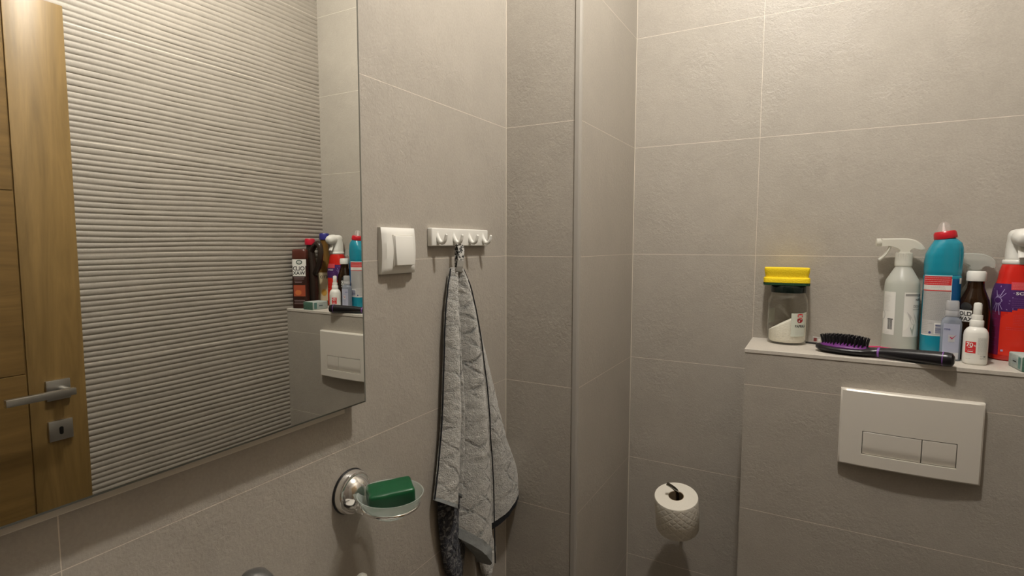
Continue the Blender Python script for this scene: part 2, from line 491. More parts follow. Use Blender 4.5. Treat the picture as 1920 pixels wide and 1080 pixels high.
# slim polished bevel round the glass
o4 = [(XM-0.002, my0, zb_), (XM-0.002, my1, zb_), (XM-0.002, my1, zt_), (XM-0.002, my0, zt_)]
i4 = [(XM, my0+a_, zb_+ab_), (XM, my1-ar_, zb_+ab_), (XM, my1-ar_, zt_-a_), (XM, my0+a_, zt_-a_)]
b4 = [(XM-0.005, *p[1:]) for p in o4]
for i in range(4):
    j = (i+1) % 4
    quad(bm, [o4[i], o4[j], i4[j], i4[i]], 1); quad(bm, [b4[i], b4[j], o4[j], o4[i]], 1)
quad(bm, b4[::-1], 1)
bmesh.ops.remove_doubles(bm, verts=bm.verts, dist=1e-6)
link('mirror_pane', loc(bm, mir.location), [M_mirror, M_medge], mir, smooth=False)
bm = B(XL, XM-0.005, my0+0.02, my1-0.022, zb_+0.008, zt_-0.02)
link('backing_board', loc(bm, mir.location), M_mback, mir, smooth=False)
bm = B(XL, XL+0.010, my0+0.02, my1-0.030, zb_-0.0135, zb_+0.006, 0.001)
link('bottom_rail', loc(bm, mir.location), mat('pale_rail', (0.62, 0.58, 0.50), 0.4), mir, smooth=False)

# ------------------------------------------------------------------ light switch
sw = thing('light_switch', 'square white wall light switch between the mirror and the hook rail', 'light switch', (XL, 0.7425, H-0.0125))
def plate_bm(w, h, d, bow, n=14, r=0.004):
    """plate on the plane x=0 facing +x, front bowed in z"""
    bm = bmesh.new(); front = []
    for j in range(n+1):
        v = -1+2*j/n; row = []
        for i in range(n+1):
            u = -1+2*i/n
            e = max(abs(u), abs(v)); ed = 1.0 if e < 0.93 else 1-((e-0.93)/0.07)**2*0.35
            x = (d + bow*(1-v*v))*ed
            row.append(bm.verts.new((x, u*w/2, v*h/2)))
        front.append(row)
    for j in range(n):
        for i in range(n): bm.faces.new((front[j][i], front[j][i+1], front[j+1][i+1], front[j+1][i]))
    rim = [front[0][i] for i in range(n+1)] + [front[j][n] for j in range(1, n+1)] + [front[n][i] for i in range(n-1, -1, -1)] + [front[j][0] for j in range(n-1, 0, -1)]
    bk = [bm.verts.new((0, v.co.y, v.co.z)) for v in rim]
    for i in range(len(rim)): bm.faces.new((rim[i], rim[(i+1) % len(rim)], bk[(i+1) % len(rim)], bk[i]))
    bm.faces.new(bk); return bm
link('frame', plate_bm(0.088, 0.080, 0.0105, 0.0045), M_white, sw)
bm = bmesh.new(); box(bm, 0.008, 0.0200, -0.020, 0.027, -0.0255, 0.0262, 0.0015, 2)
for v in bm.verts:
    if v.co.x > 0.011: v.co.x += 0.0018*(-v.co.z/0.025)
rk = link('rocker', bm, M_white, sw)
link('rocker_frame', B(0.0078, 0.0156, -0.0215, 0.0285, -0.0272, 0.0277, 0.0004, 1), M_white2, sw)

# ------------------------------------------------------------------ hook rail
hr = thing('hook_rail', 'white plastic rail with four hooks on the tiled wall above the towel', 'hook rail', (XL, 0.934, H+0.0125))
bm = bmesh.new(); box(bm, 0, 0.0120, -0.101, 0.101, -0.0175, 0.0175, 0.0022, 3)
link('rail', bm, M_white, hr)
for y in (-0.083, -0.029, 0.027, 0.080):
    bm = bmesh.new()
    pth = smooth_path([(0.008, y, 0.006), (0.0125, y, -0.002), (0.0185, y, -0.0095), (0.0245, y, -0.0105), (0.0295, y, -0.0055), (0.0320, y, 0.0035)], 6)
    n = len(pth)
    tube(bm, pth, [0.0052 - 0.0024*(i/(n-1)) for i in range(n)], 14)
    s0 = bmesh.ops.create_uvsphere(bm, u_segments=12, v_segments=8, radius=0.0030, matrix=Matrix.Translation(pth[-1]))
    box(bm, 0.008, 0.0125, y-0.0055, y+0.0055, -0.008, 0.0115, 0.002, 2)
    link('hook', bm, M_white, hr)

# ------------------------------------------------------------------ towel
def towel_mat(name, dark, base, weave=True):
    m, nt, p = nodes_of(name); g = G(nt)
    tc = nt.nodes.new('ShaderNodeTexCoord'); v = tc.outputs['Object']
    sp = nt.nodes.new('ShaderNodeSeparateXYZ'); nt.links.new(v, sp.inputs[0])
    wob = g.m('MULTIPLY', g.m('SUBTRACT', g.noise(v, 9, 3), 0.5), 0.060)
    def fam(k, per):   # slanting lines of the quilted pattern
        q = g.m('ADD', g.m('ADD', sp.outputs['Z'], g.m('MULTIPLY', sp.outputs['Y'], k)), wob)
        q = g.m('DIVIDE', q, per)
        return g.m('MULTIPLY', g.m('ABSOLUTE', g.m('SUBTRACT', g.m('FRACT', q), 0.5)), 2.0)
    a = fam(1.15, 0.052); b = fam(-0.95, 0.061)
    ln = g.m('MAXIMUM', g.ramp(a, 0.78, 0.98), g.ramp(b, 0.78, 0.98))
    ln = g.m('MULTIPLY', ln, g.ramp(g.noise(v, 17, 2), 0.38, 0.60))
    ln = g.m('MULTIPLY', g.m('MULTIPLY', ln, g.ramp(g.noise(v, 130, 3, 0.7), 0.25, 0.6)), 0.72)
    blue = g.ramp(g.noise(v, 4.0, 2), 0.42, 0.62)
    deep = g.mix(blue, (0.14, 0.135, 0.13), (0.07, 0.125, 0.155))
    fuzz = g.noise(v, 420, 3, 0.7); mott = g.noise(v, 110, 4, 0.75, 0.5)
    body = g.mix(g.m('ADD', g.m('MULTIPLY', g.ramp(fuzz, 0.3, 0.7), 0.5), g.m('MULTIPLY', g.ramp(mott, 0.3, 0.7), 0.5)), tuple(c*0.55 for c in base), tuple(min(1, c*1.30) for c in base))
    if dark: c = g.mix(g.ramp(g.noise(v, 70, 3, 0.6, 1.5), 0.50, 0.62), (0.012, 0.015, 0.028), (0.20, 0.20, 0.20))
    else: c = g.mix(ln, body, deep)
    nt.links.new(c, p.inputs['Base Color']); p.inputs['Roughness'].default_value = 0.95
    p.inputs['Specular IOR Level'].default_value = 0.1; p.inputs['Sheen Weight'].default_value = 0.25
    h = g.m('SUBTRACT', g.m('ADD', g.m('MULTIPLY', fuzz, 0.6), g.m('MULTIPLY', mott, 0.9)), g.m('MULTIPLY', ln, 0.9))
    bp = nt.nodes.new('ShaderNodeBump'); bp.inputs['Strength'].default_value = 1.0; bp.inputs['Distance'].default_value = 0.006
    nt.links.new(h, bp.inputs['Height']); nt.links.new(bp.outputs[0], p.inputs['Normal'])
    return m
M_tow = towel_mat('terry_light', False, (0.66, 0.65, 0.61))
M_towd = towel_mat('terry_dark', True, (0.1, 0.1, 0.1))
M_hem = mat('towel_hem', (0.30, 0.32, 0.32), 0.9, bump=(400, 0.4), var=0.3)
M_hemd = mat('towel_edging', (0.010, 0.011, 0.014), 0.85, bump=(400, 0.4))
K = 1.052
tw = thing('hand_towel', 'grey patterned terry hand towel with dark edging hanging from the second hook', 'towel', (XL+0.035, 0.895*1.0, H-0.75))
TO = Vector(tw.location)
def interp(pl, t):
    x = t*(len(pl)-1); i = min(int(x), len(pl)-2); f = x-i
    p0 = pl[max(i-1, 0)]; p1 = pl[i]; p2 = pl[i+1]; p3 = pl[min(i+2, len(pl)-1)]
    r = []
    for k in (0, 1):
        r.append(0.5*(2*p1[k] + (p2[k]-p0[k])*f + (2*p0[k]-5*p1[k]+4*p2[k]-p3[k])*f*f + (3*p1[k]-p0[k]-3*p2[k]+p3[k])*f**3))
    return r
def sheet(bm, Lp, Rp, xb, dep, deptop, mi, mi_hem, hem=0.0, nu=44, nt_=170, rip=0.0, seed=0, edge=None, eL=0.42, eR=0.42):
    rows = []; back = []
    for j in range(nt_+1):
        t = j/nt_; l = interp(Lp, t); r = interp(Rp, t); row = []; brow = []
        dd = deptop + (dep-deptop)*min(1, t*1.6)
        for i in range(nu+1):
            s = i/nu
            y = (l[0] + (r[0]-l[0])*s)*K; z = (l[1] + (r[1]-l[1])*s)*K
            bl = max(0.0, math.sin(PI*s))**(eL if s < .5 else eR)
            x = xb + dd*bl + rip*math.sin(s*PI*3+seed+t*3)*bl*min(1, t*2)
            nn = noise.noise(Vector((x*160+seed, y*160, z*160)))*0.0011 + noise.noise(Vector((seed, y*45, z*45)))*0.0016
            x += nn*(bl*0.8+0.2)
            y += noise.noise(Vector((z*170, seed*3.3+s*4, 2.2)))*0.0009; z += noise.noise(Vector((y*120, s*5, 9.1+seed)))*0.0009
            row.append(bm.verts.new(Vector((x, y, z+H)) - TO))
            brow.append(bm.verts.new(Vector((xb - 0.003 + dd*bl*0.25, y*0.999+0.001, z+H)) - TO) if 0 < i < nu and 0 < j < nt_ else row[-1])
        rows.append(row); back.append(brow)
    for j in range(nt_):
        for i in range(nu):
            q = mi_hem if j >= nt_*(1-hem) else mi
            if edge and ((edge > 0 and i >= nu-edge) or (edge < 0 and i < -edge)): q = 2
            f = bm.faces.new((rows[j][i], rows[j][i+1], rows[j+1][i+1], rows[j+1][i])); f.material_index = q
            vb = [back[j][i], back[j+1][i], back[j+1][i+1], back[j][i+1]]
            u = []
            for v in vb:
                if v not in u: u.append(v)
            if len(u) >= 3 and not all(v in (rows[j][i], rows[j][i+1], rows[j+1][i+1], rows[j+1][i]) for v in u):
                try: f = bm.faces.new(u); f.material_index = q
                except ValueError: pass
bm = bmesh.new()
A_l = [(.850,-.045),(.839,-.083),(.829,-.142),(.822,-.242),(.814,-.341),(.798,-.438),(.789,-.4785)]
A_r = [(.860,-.045),(.850,-.085),(.848,-.145),(.846,-.25),(.846,-.355),(.842,-.46),(.838,-.512)]
sheet(bm, A_l, A_r, -0.640, 0.036, 0.016, 0, 1, 0.045, seed=1, eL=.5, eR=.35)
E_l = [(.850,-.06),(.848,-.10),(.846,-.20),(.846,-.30),(.844,-.40),(.838,-.48)]
E_r = [(.860,-.06),(.860,-.10),(.860,-.20),(.862,-.30),(.858,-.40),(.852,-.50)]
sheet(bm, E_l, E_r, -0.642, 0.032, 0.012, 0, 1, 0.02, nu=20, seed=2, eL=1.0, eR=.45)
B_l = [(.855,-.045),(.856,-.085),(.858,-.148),(.862,-.25),(.860,-.355),(.853,-.46),(.843,-.571)]
B_r = [(.866,-.045),(.884,-.087),(.897,-.1515),(.912,-.2625),(.919,-.3755),(.932,-.494),(.938,-.6784)]
sheet(bm, B_l, B_r, -0.642, 0.062, 0.024, 0, 1, 0.045, rip=0.0015, seed=3, eL=.75, eR=.28)
C_l = [(.866,-.050),(.884,-.087),(.898,-.15),(.914,-.26),(.921,-.3755),(.936,-.494),(.966,-.6375)]
C_r = [(.870,-.050),(.900,-.088),(.925,-.156),(.972,-.278),(1.028,-.4116),(1.092,-.515),(1.102,-.566)]
sheet(bm, C_l, C_r, -0.643, 0.040, 0.014, 0, 2, 0.035, nu=60, rip=0.003, seed=4, eL=1.5, eR=.5)
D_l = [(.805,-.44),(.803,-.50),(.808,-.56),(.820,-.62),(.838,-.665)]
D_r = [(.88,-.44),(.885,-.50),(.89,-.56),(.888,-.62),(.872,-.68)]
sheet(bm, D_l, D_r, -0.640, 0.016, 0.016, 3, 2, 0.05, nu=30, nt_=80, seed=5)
D2l = [(.925,-.46),(.930,-.55),(.938,-.62),(.950,-.69),(.968,-.735)]
D2r = [(.99,-.46),(.985,-.56),(.992,-.63),(1.010,-.685),(.980,-.738)]
sheet(bm, D2l, D2r, -0.640, 0.014, 0.014, 0, 2, 0.03, nu=24, nt_=80, seed=6, edge=2)
link('terry_cloth', bm, [M_tow, M_hem, M_hemd, M_towd], tw)
# dark edging along the folds, also painting in the shade between them
bm = bmesh.new()
def edging_and_shade(Lp, Rp, s_, xb, dep, deptop, kx, rad, t0=0.02, t1=0.985):
    pts = []
    for j in range(61):
        t = t0 + (t1-t0)*j/60; l = interp(Lp, t); r = interp(Rp, t); dd = deptop + (dep-deptop)*min(1, t*1.6)
        wob = noise.noise(Vector((t*14, s_*3, 4.4)))*0.0012
        pts.append(Vector((xb + dd*kx, (l[0]+(r[0]-l[0])*s_)*K + wob, (l[1]+(r[1]-l[1])*s_)*K + H)) - TO)
    tube(bm, pts, rad, 8)
edging_and_shade(B_l, B_r, 0.975, -0.642, 0.062, 0.024, 0.84, 0.0014)
edging_and_shade(A_l, A_r, 0.0, -0.640, 0.036, 0.016, 0.10, 0.0017)
edging_and_shade(E_l, E_r, 0.06, -0.642, 0.032, 0.012, 0.75, 0.0009)
link('edging', bm, M_hemd, tw)
# hanging ribbon
def mark_mat(name, a, b, sc_=220):
    m, nt, p = nodes_of(name); g = G(nt); tc = nt.nodes.new('ShaderNodeTexCoord')
    nt.links.new(g.mix(g.ramp(g.noise(tc.outputs['Object'], sc_, 2, 0.5, 0.8), 0.46, 0.54), a, b), p.inputs['Base Color']); p.inputs['Roughness'].default_value = 0.8
    return m
M_rib2 = mark_mat('patterned_ribbon', (0.015, 0.015, 0.015), (0.45, 0.44, 0.41))
M_ribg = mat('grey_ribbon', (0.33, 0.32, 0.29), 0.7, bump=(300, 0.3))
def ribbon(bm, pts, w, th, mi=0):
    pts = [Vector(p) for p in pts]; rows = []
    for i, p in enumerate(pts):
        t = (pts[min(i+1, len(pts)-1)]-pts[max(i-1, 0)]).normalized(); s = Vector((0.62, 0.78, 0)); s = (s - t*s.dot(t)).normalized(); n = t.cross(s).normalized()
        rows.append([bm.verts.new(p + s*w/2*a + n*th*b) for a, b in ((-1, -1), (1, -1), (1, 1), (-1, 1))])
    for a, b in zip(rows, rows[1:]):
        for j in range(4): f = bm.faces.new((a[j], a[(j+1) % 4], b[(j+1) % 4], b[j])); f.material_index = mi
    bm.faces.new(rows[0]); bm.faces.new(rows[-1])
bm = bmesh.new()
hy2 = 0.934-0.029; hx = XL+0.0285
ribbon(bm, [TO*0 + Vector(p)-TO for p in smooth_path([(XL+0.021, 0.9035, H-0.050), (XL+0.021, 0.9045, H-0.03), (XL+0.0205, hy2+0.001, H-0.012), (XL+0.0225, hy2, H-0.0035), (XL+0.0265, hy2, H-0.0035), (XL+0.030, hy2-0.001, H-0.014), (XL+0.031, 0.901, H-0.022), (XL+0.032, 0.899, H-0.036)], 6)], 0.0125, 0.0006)
ribbon(bm, [Vector(p)-TO for p in [(XL+0.032, 0.899, H-0.033), (XL+0.031, 0.898, H-0.045), (XL+0.028, 0.897, H-0.055)]], 0.0130, 0.0007, 1)
link('hanging_loop', bm, [M_rib2, M_ribg], tw, smooth=False)

# ------------------------------------------------------------------ soap dish on its holder
DC = Vector((-0.576, 0.638, H-0.396)); WC = Vector((XL, 0.622, H-0.402))
sh = thing('soap_dish_holder', 'chrome wall holder with a ring carrying the soap dish below the mirror corner', 'soap dish holder', tuple(WC))
RX = Matrix.Rotation(PI/2, 4, 'Y')
bm = bmesh.new(); v = lathe(bm, [(0, 0), (0.0360, 0), (0.0368, 0.002), (0.0360, 0.004), (0, 0.004)], 48); xform(v, RX); link('rubber_seal', bm, M_black, sh)
bm = bmesh.new(); v = lathe(bm, [(0, 0.004), (0.0350, 0.004), (0.0350, 0.010), (0.0330, 0.0145), (0.0310, 0.0155), (0.0285, 0.0155), (0.0272, 0.018), (0.022, 0.025), (0.015, 0.0295), (0.008, 0.031), (0, 0.031)], 56); xform(v, RX); link('base_dome', bm, mat('bright_satin_chrome', (0.86, 0.84, 0.80), 0.10, 0.88), sh)
bm = bmesh.new(); box(bm, 0.020, 0.036, -0.008, 0.010, -0.030, -0.013, 0.0022, 3)
cl = link('clamp_block', bm, mat('pale_chrome', (0.80, 0.78, 0.74), 0.22, 0.6), sh)
bm = bmesh.new(); s0 = bmesh.ops.create_uvsphere(bm, u_segments=10, v_segments=6, radius=0.0016, matrix=Matrix.Translation((0.0365, 0.001, -0.0215)))
link('screw', bm, M_steel, cl)
dc = DC - WC
bm = bmesh.new()
tube(bm, smooth_path([(0.026, 0.0, -0.018), (0.030, 0.002, -0.022), (dc.x-0.0440, dc.y-0.002, dc.z-0.0175)], 5), 0.0035, 12)
link('arm', bm, M_chrome, sh)
bm = bmesh.new()
R1 = 0.0445
tube(bm, [(dc.x+R1*math.cos(a), dc.y+R1*math.sin(a), dc.z-0.0175) for a in [2*PI*i/64 for i in range(65)]], 0.0024, 12)
link('ring', bm, M_chrome, sh)
bm = bmesh.new()
M_frost = veil('frosted_glass', (0.74, 0.80, 0.76), 0.64, 0.2, (0.96, 0.985, 0.97), 0.4)
dish = thing('soap_dish', 'round frosted glass dish sitting in the chrome ring, holding green soap', 'soap dish', tuple(DC))
link('bowl', L_([(0, -0.034), (0.022, -0.034), (0.027, -0.0325), (0.0400, -0.0205), (0.0465, -0.010), (0.052, 0.0), (0.0525, 0.0012), (0.0505, 0.001), (0.0445, -0.0095), (0.0380, -0.0185), (0.0255, -0.0295), (0, -0.0305)], 64), M_frost, dish)
# soap bar
M_soap = mat('green_soap', (0.004, 0.075, 0.026), 0.30, bump=(45, 0.35, 0.002), sss=0.12, var=0.25)
rs = Matrix.Rotation(math.radians(50), 3, 'Z') @ Matrix.Rotation(math.radians(-3.5), 3, 'Y') @ Matrix.Rotation(math.radians(9), 3, 'X')
bm = bmesh.new(); box(bm, -0.0360, 0.0360, -0.0220, 0.0220, -0.014, 0.0145, 0.0060, 4)
bmesh.ops.subdivide_edges(bm, edges=[e for e in bm.edges if e.calc_length() > 0.02], cuts=6, use_grid_fill=True)
for v in bm.verts:
    v.co += v.co.normalized()*noise.noise(v.co*70)*0.0015
so = link('soap_bar', bm, M_soap); so.location = (DC.x-0.0010, DC.y+0.0010, DC.z-0.0020); so.rotation_euler = rs.to_euler()
tag(so, 'dark green translucent bar of soap lying tilted in the frosted dish', 'soap')

# ------------------------------------------------------------------ washbasin, tap and small bottle below the frame edge
M_cer = mat('white_ceramic', (0.80, 0.79, 0.76), 0.12)
wb = thing('washbasin', 'white ceramic washbasin on the left wall below the soap dish', 'washbasin', (XL, 0.34, H-0.60-0.13))
bs = Body([(0, .10, .13, 3.2, .16), (.03, .16, .20, 3.6, .18), (.11, .20, .27, 4.5, .20), (.13, .203, .275, 5, .203)], 64, 4)
bm = bs.bm(cap=False)
rim = Body([(.13, .203, .275, 5, .203), (.13, .165, .235, 4, .225), (.10, .155, .225, 3.5, .225), (.055, .10, .16, 3, .215)], 64, 3).bm(cap=False)
me_ = bpy.data.meshes.new('t'); rim.to_mesh(me_); rim.free(); bm.from_mesh(me_); bpy.data.meshes.remove(me_)
bmesh.ops.holes_fill(bm, edges=[e for e in bm.edges if e.is_boundary], sides=64)
bmesh.ops.remove_doubles(bm, verts=bm.verts, dist=1e-5)
link('basin', bm, M_cer, wb)
tp = thing('basin_tap', 'dark grey chrome basin tap, only its rounded lever top showing at the bottom edge', 'tap', (XL+0.070, 0.400, H-0.60))
M_gun = mat('smoked_chrome', (0.16, 0.16, 0.155), 0.28, 0.6)
link('body', L_([(0, 0), (.027, 0), (.027, .004), (.023, .008), (.022, .155), (.019, .160), (0, .160)], 40), M_gun, tp)
bm = bmesh.new(); tube(bm, smooth_path([(0.01, 0, .045), (.06, 0, .055), (.115, 0, .050), (.125, 0, .038)], 6), 0.012, 16); link('spout', bm, M_gun, tp)
bm = bmesh.new(); v = lathe(bm, [(0, .163), (.020, .163), (.0225, .170), (.0235, .180), (.0215, .190), (.0145, .1995), (.006, .2030), (0, .2035)], 40)
link('lever', bm, M_gun, tp)
pb = thing('pump_bottle', 'small white bottle on the washbasin, rounded top just inside the bottom edge', 'bottle', (-0.600, 0.5960, H-0.60))
pb['label'] = 'small white bottle on the basin corner, rounded cap peeping over the bottom edge'
link('bottle_body', L_([(0, 0), (.017, 0), (.018, .003), (.018, .05), (.010, .058), (0, .058)], 32), M_white, pb)
link('cap', L_([(0, .058), (.0095, .058), (.0095, .075), (.008, .082), (.004, .0853), (0, .086)], 28), M_white2, pb)

# ------------------------------------------------------------------ toilet roll and its holder
tr_tilt = math.radians(15); RC = Vector((-0.2935, 1.420, H-0.702))
M_paper = None
m, nt, p = nodes_of('toilet_paper'); g = G(nt); tc = nt.nodes.new('ShaderNodeTexCoord'); sp = nt.nodes.new('ShaderNodeSeparateXYZ')
nt.links.new(tc.outputs['Object'], sp.inputs[0])
ang = g.m('MULTIPLY', g.m('ARCTAN2', sp.outputs['Y'], sp.outputs['X']), 0.055)
wv = g.m('MULTIPLY', g.m('SUBTRACT', g.noise(tc.outputs['Object'], 60, 2), 0.5), 0.004)
def fam2(k):
    q = g.m('DIVIDE', g.m('ADD', g.m('ADD', sp.outputs['Z'], g.m('MULTIPLY', ang, k)), wv), 0.021)
    return g.m('ABSOLUTE', g.m('SINE', g.m('MULTIPLY', q, PI)))
hh = g.m('MINIMUM', fam2(1.0), fam2(-1.0)); hh = g.m('POWER', hh, 0.5)
b_ = nt.nodes.new('ShaderNodeBump'); b_.inputs['Strength'].default_value = 0.5; b_.inputs['Distance'].default_value = 0.0016
nt.links.new(g.m('ADD', hh, g.m('MULTIPLY', g.noise(tc.outputs['Object'], 220, 3), 0.5)), b_.inputs['Height']); nt.links.new(b_.outputs[0], p.inputs['Normal'])
p.inputs['Base Color'].default_value = (0.74, 0.70, 0.61, 1); p.inputs['Roughness'].default_value = 0.95; M_paper = m
M_papert = mat('paper_top', (0.80, 0.76, 0.67), 0.95, bump=(200, 0.15))
rl = thing('toilet_roll', 'quilted white toilet roll hanging upright on the curved metal holder', 'toilet roll', tuple(RC), rot=(tr_tilt, 0, 0))
bm = bmesh.new(); lathe(bm, [(0.0195, -0.049), (0.053, -0.049), (0.0545, -0.046), (0.0552, 0), (0.0552, 0.046), (0.054, 0.049), (0.0195, 0.050), (0.0195, -0.049)], 64)
for f in bm.faces:
    if all(v.co.z > 0.045 for v in f.verts): f.material_index = 1
link('paper', bm, [M_paper, M_papert], rl)
bm = bmesh.new(); lathe(bm, [(0.0192, -0.048), (0.0192, 0.0495), (0.0180, 0.0495), (0.0180, -0.048)], 40, close=True); link('cardboard_core', bm, mat('cardboard', (0.30, 0.22, 0.13), 0.9), rl)
rhx = RC.x-0.002
rh = thing('toilet_roll_holder', 'curved dark chrome toilet roll holder whose tip pokes out of the roll', 'toilet roll holder', (rhx, YB, H-0.765))
bm = bmesh.new()
ro = Vector(rh.location)
Rt = Matrix.Rotation(tr_tilt, 3, 'X')
pin = [RC + Rt @ Vector(q) for q in ((0, 0.010, -0.060), (0, 0.009, -0.02), (0.001, 0.008, 0.02), (0.002, 0.006, 0.055), (-0.002, 0.002, 0.068), (-0.012, -0.002, 0.079), (-0.021, -0.004, 0.085))]
pth = smooth_path([Vector((rhx, YB-0.004, H-0.775)), Vector((rhx, YB-0.06, H-0.778))] + pin, 6)
tube(bm, [q-ro for q in pth], 0.0046, 14)
link('bar', bm, mat('chrome_dark_reflection', (0.25, 0.24, 0.22), 0.14, 1.0), rh)  # plain chrome bar, its dark reflections put into the base colour
bm = bmesh.new(); v = lathe(bm, [(0, 0), (0.022, 0), (0.022, 0.005), (0.019, 0.008), (0, 0.008)], 36); xform(v, Matrix.Translation((0, 0, -0.010)) @ Matrix.Rotation(PI/2, 4, 'X')); link('wall_plate', bm, M_chrome, rh)

# ------------------------------------------------------------------ flush plate
px0, px1, pz0, pz1 = 0.0588, 0.3000, H-0.4735, H-0.3090
fp = thing('flush_plate', 'rectangular pale dual flush plate on the tiled cistern box', 'flush plate', ((px0+px1)/2, YC, pz0))
fo = Vector(fp.location)
bx0, bx1, bz0, bz1, bxd = 0.1008, 0.2605, H-0.4462, H-0.3950, 0.2033
def bow(x): return 0.0135 + 0.0060*(1-(2*(x-px0)/(px1-px0)-1)**2)
def shell(bm, x0, x1, z0, z1, front, depth, lip=0.0012):
    """bowed slab: front(x, z) gives its forward reach, chamfered all round"""
    n = 24; gx = [x0+lip*0+(x1-x0)*i/n for i in range(n+1)]; gz = [z0+(z1-z0)*j/10 for j in range(11)]
    def P(i, j):
        x, z = gx[i], gz[j]; f = front(x, z)
        if i in (0, n) or j in (0, 10): f -= lip
        return (x, YC-f, z)
    gx[1] = gx[0]+lip; gx[n-1] = gx[n]-lip; gz[1] = gz[0]+lip; gz[9] = gz[10]-lip
    G_ = [[bm.verts.new(P(i, j)) for i in range(n+1)] for j in range(11)]
    for j in range(10):
        for i in range(n): bm.faces.new((G_[j][i], G_[j][i+1], G_[j+1][i+1], G_[j+1][i]))
    rim = [G_[0][i] for i in range(n+1)] + [G_[j][n] for j in range(1, 11)] + [G_[10][i] for i in range(n-1, -1, -1)] + [G_[j][0] for j in range(9, 0, -1)]
    bk = [bm.verts.new((v.co.x, YC-depth, v.co.z)) for v in rim]
    for i in range(len(rim)): bm.faces.new((rim[i], rim[(i+1) % len(rim)], bk[(i+1) % len(rim)], bk[i]))
    bm.faces.new(bk)
# cover: one bowed surface with a rectangular opening
bm = bmesh.new()
def cuts(a, b, n): return [a+(b-a)*i/n for i in range(n+1)]
e_ = 0.0030
gx = [px0, px0+e_] + cuts(px0+e_, bx0, 4)[1:] + cuts(bx0, bx1, 14)[1:] + cuts(bx1, px1-e_, 4)[1:] + [px1]
gz = [pz0, pz0+e_, bz0, bz1] + cuts(bz1, pz1-e_, 3)[1:] + [pz1]
i0, i1 = gx.index(bx0), gx.index(bx1); j0, j1 = gz.index(bz0), gz.index(bz1)
V = [[bm.verts.new((x, YC-bow(x)+(0.0026 if (i in (0, len(gx)-1) or j in (0, len(gz)-1)) else 0), z)) for i, x in enumerate(gx)] for j, z in enumerate(gz)]
for j in range(len(gz)-1):
    for i in range(len(gx)-1):
        if i0 <= i < i1 and j0 <= j < j1: continue
        bm.faces.new((V[j][i], V[j][i+1], V[j+1][i+1], V[j+1][i]))
nx, nz_ = len(gx)-1, len(gz)-1
rim = [V[0][i] for i in range(nx+1)] + [V[j][nx] for j in range(1, nz_+1)] + [V[nz_][i] for i in range(nx-1, -1, -1)] + [V[j][0] for j in range(nz_-1, 0, -1)]
bk = [bm.verts.new((v.co.x, YC, v.co.z)) for v in rim]
for i in range(len(rim)): bm.faces.new((rim[i], rim[(i+1) % len(rim)], bk[(i+1) % len(rim)], bk[i]))
hole = [V[j0][i] for i in range(i0, i1+1)] + [V[j][i1] for j in range(j0+1, j1+1)] + [V[j1][i] for i in range(i1-1, i0-1, -1)] + [V[j][i0] for j in range(j1-1, j0, -1)]
hb = [bm.verts.new((v.co.x, v.co.y+0.006, v.co.z)) for v in hole]
for i in range(len(hole)): bm.faces.new((hole[i], hole[(i+1) % len(hole)], hb[(i+1) % len(hole)], hb[i]))
link('cover', loc(bm, fo), M_plate, fp)
link('button_recess', loc(B(bx0-0.001, bx1+0.001, YC-0.0105, YC-0.002, bz0-0.001, bz1+0.001), fo), M_dark, fp, smooth=False)
for a, b in ((bx0+0.0013, bxd-0.0008), (bxd+0.0008, bx1-0.0013)):
    bm = bmesh.new()
    def front(x, z):
        k = (bz1-z)/(bz1-bz0); return bow(x) - 0.0003 - 0.0034*max(0, (k-0.62)/0.38)**1.5
    shell(bm, a, b, bz0+0.0012, bz1-0.0015, front, 0.011, 0.0004)
    link('flush_button', loc(bm, fo), M_plate, fp)

# ------------------------------------------------------------------ things on the ledge
def lump(name, v): return mat(name, v, 0.4)
K_white = mat('print_white', (0.80, 0.79, 0.75), 0.4); K_black = mat('print_black', (0.02, 0.02, 0.02), 0.4)
K_grey = mat('print_grey', (0.33, 0.33, 0.31), 0.5); K_red = mat('print_red', (0.62, 0.030, 0.035), 0.35)
K_lgrey = mat('print_light_grey', (0.58, 0.58, 0.55), 0.45); K_dred = mat('print_dark_red', (0.30, 0.015, 0.02), 0.4)
K_navy = mat('print_navy', (0.06, 0.07, 0.20), 0.4); K_purple = mat('print_purple', (0.070, 0.022, 0.125), 0.3)
K_green = mat('print_green', (0.015, 0.05, 0.03), 0.4); K_gold = mat('print_gold', (0.62, 0.36, 0.07), 0.4)
K_lav = veil('print_lavender', (0.50, 0.52, 0.66), 0.25, 0.35); K_brown = mat('print_red_brown', (0.25, 0.05, 0.02), 0.4)

# glass jar
def thin_glass(name, tint, edge):
    m, nt, p = nodes_of(name); tr = nt.nodes.new('ShaderNodeBsdfTransparent'); tr.inputs[0].default_value = (*tint, 1)
    gl = nt.nodes.new('ShaderNodeBsdfGlossy'); gl.inputs['Roughness'].default_value = 0.03; gl.inputs[0].default_value = (1, 1, 1, 1)
    df = nt.nodes.new('ShaderNodeBsdfDiffuse'); df.inputs[0].default_value = (*edge, 1)
    lw = nt.nodes.new('ShaderNodeLayerWeight'); lw.inputs[0].default_value = 0.5; g = G(nt); fc_ = lw.outputs['Facing']
    m1 = nt.nodes.new('ShaderNodeMixShader'); m2 = nt.nodes.new('ShaderNodeMixShader')
    nt.links.new(g.m('MULTIPLY', g.m('POWER', fc_, 5.0), 0.75), m1.inputs[0]); nt.links.new(tr.outputs[0], m1.inputs[1]); nt.links.new(df.outputs[0], m1.inputs[2])
    nt.links.new(g.m('MULTIPLY_ADD', g.m('POWER', fc_, 5.0), 0.6, 0.045), m2.inputs[0]); nt.links.new(m1.outputs[0], m2.inputs[1]); nt.links.new(gl.outputs[0], m2.inputs[2])
    nt.links.new(m2.outputs[0], nt.nodes['Material Output'].inputs['Surface']); return m
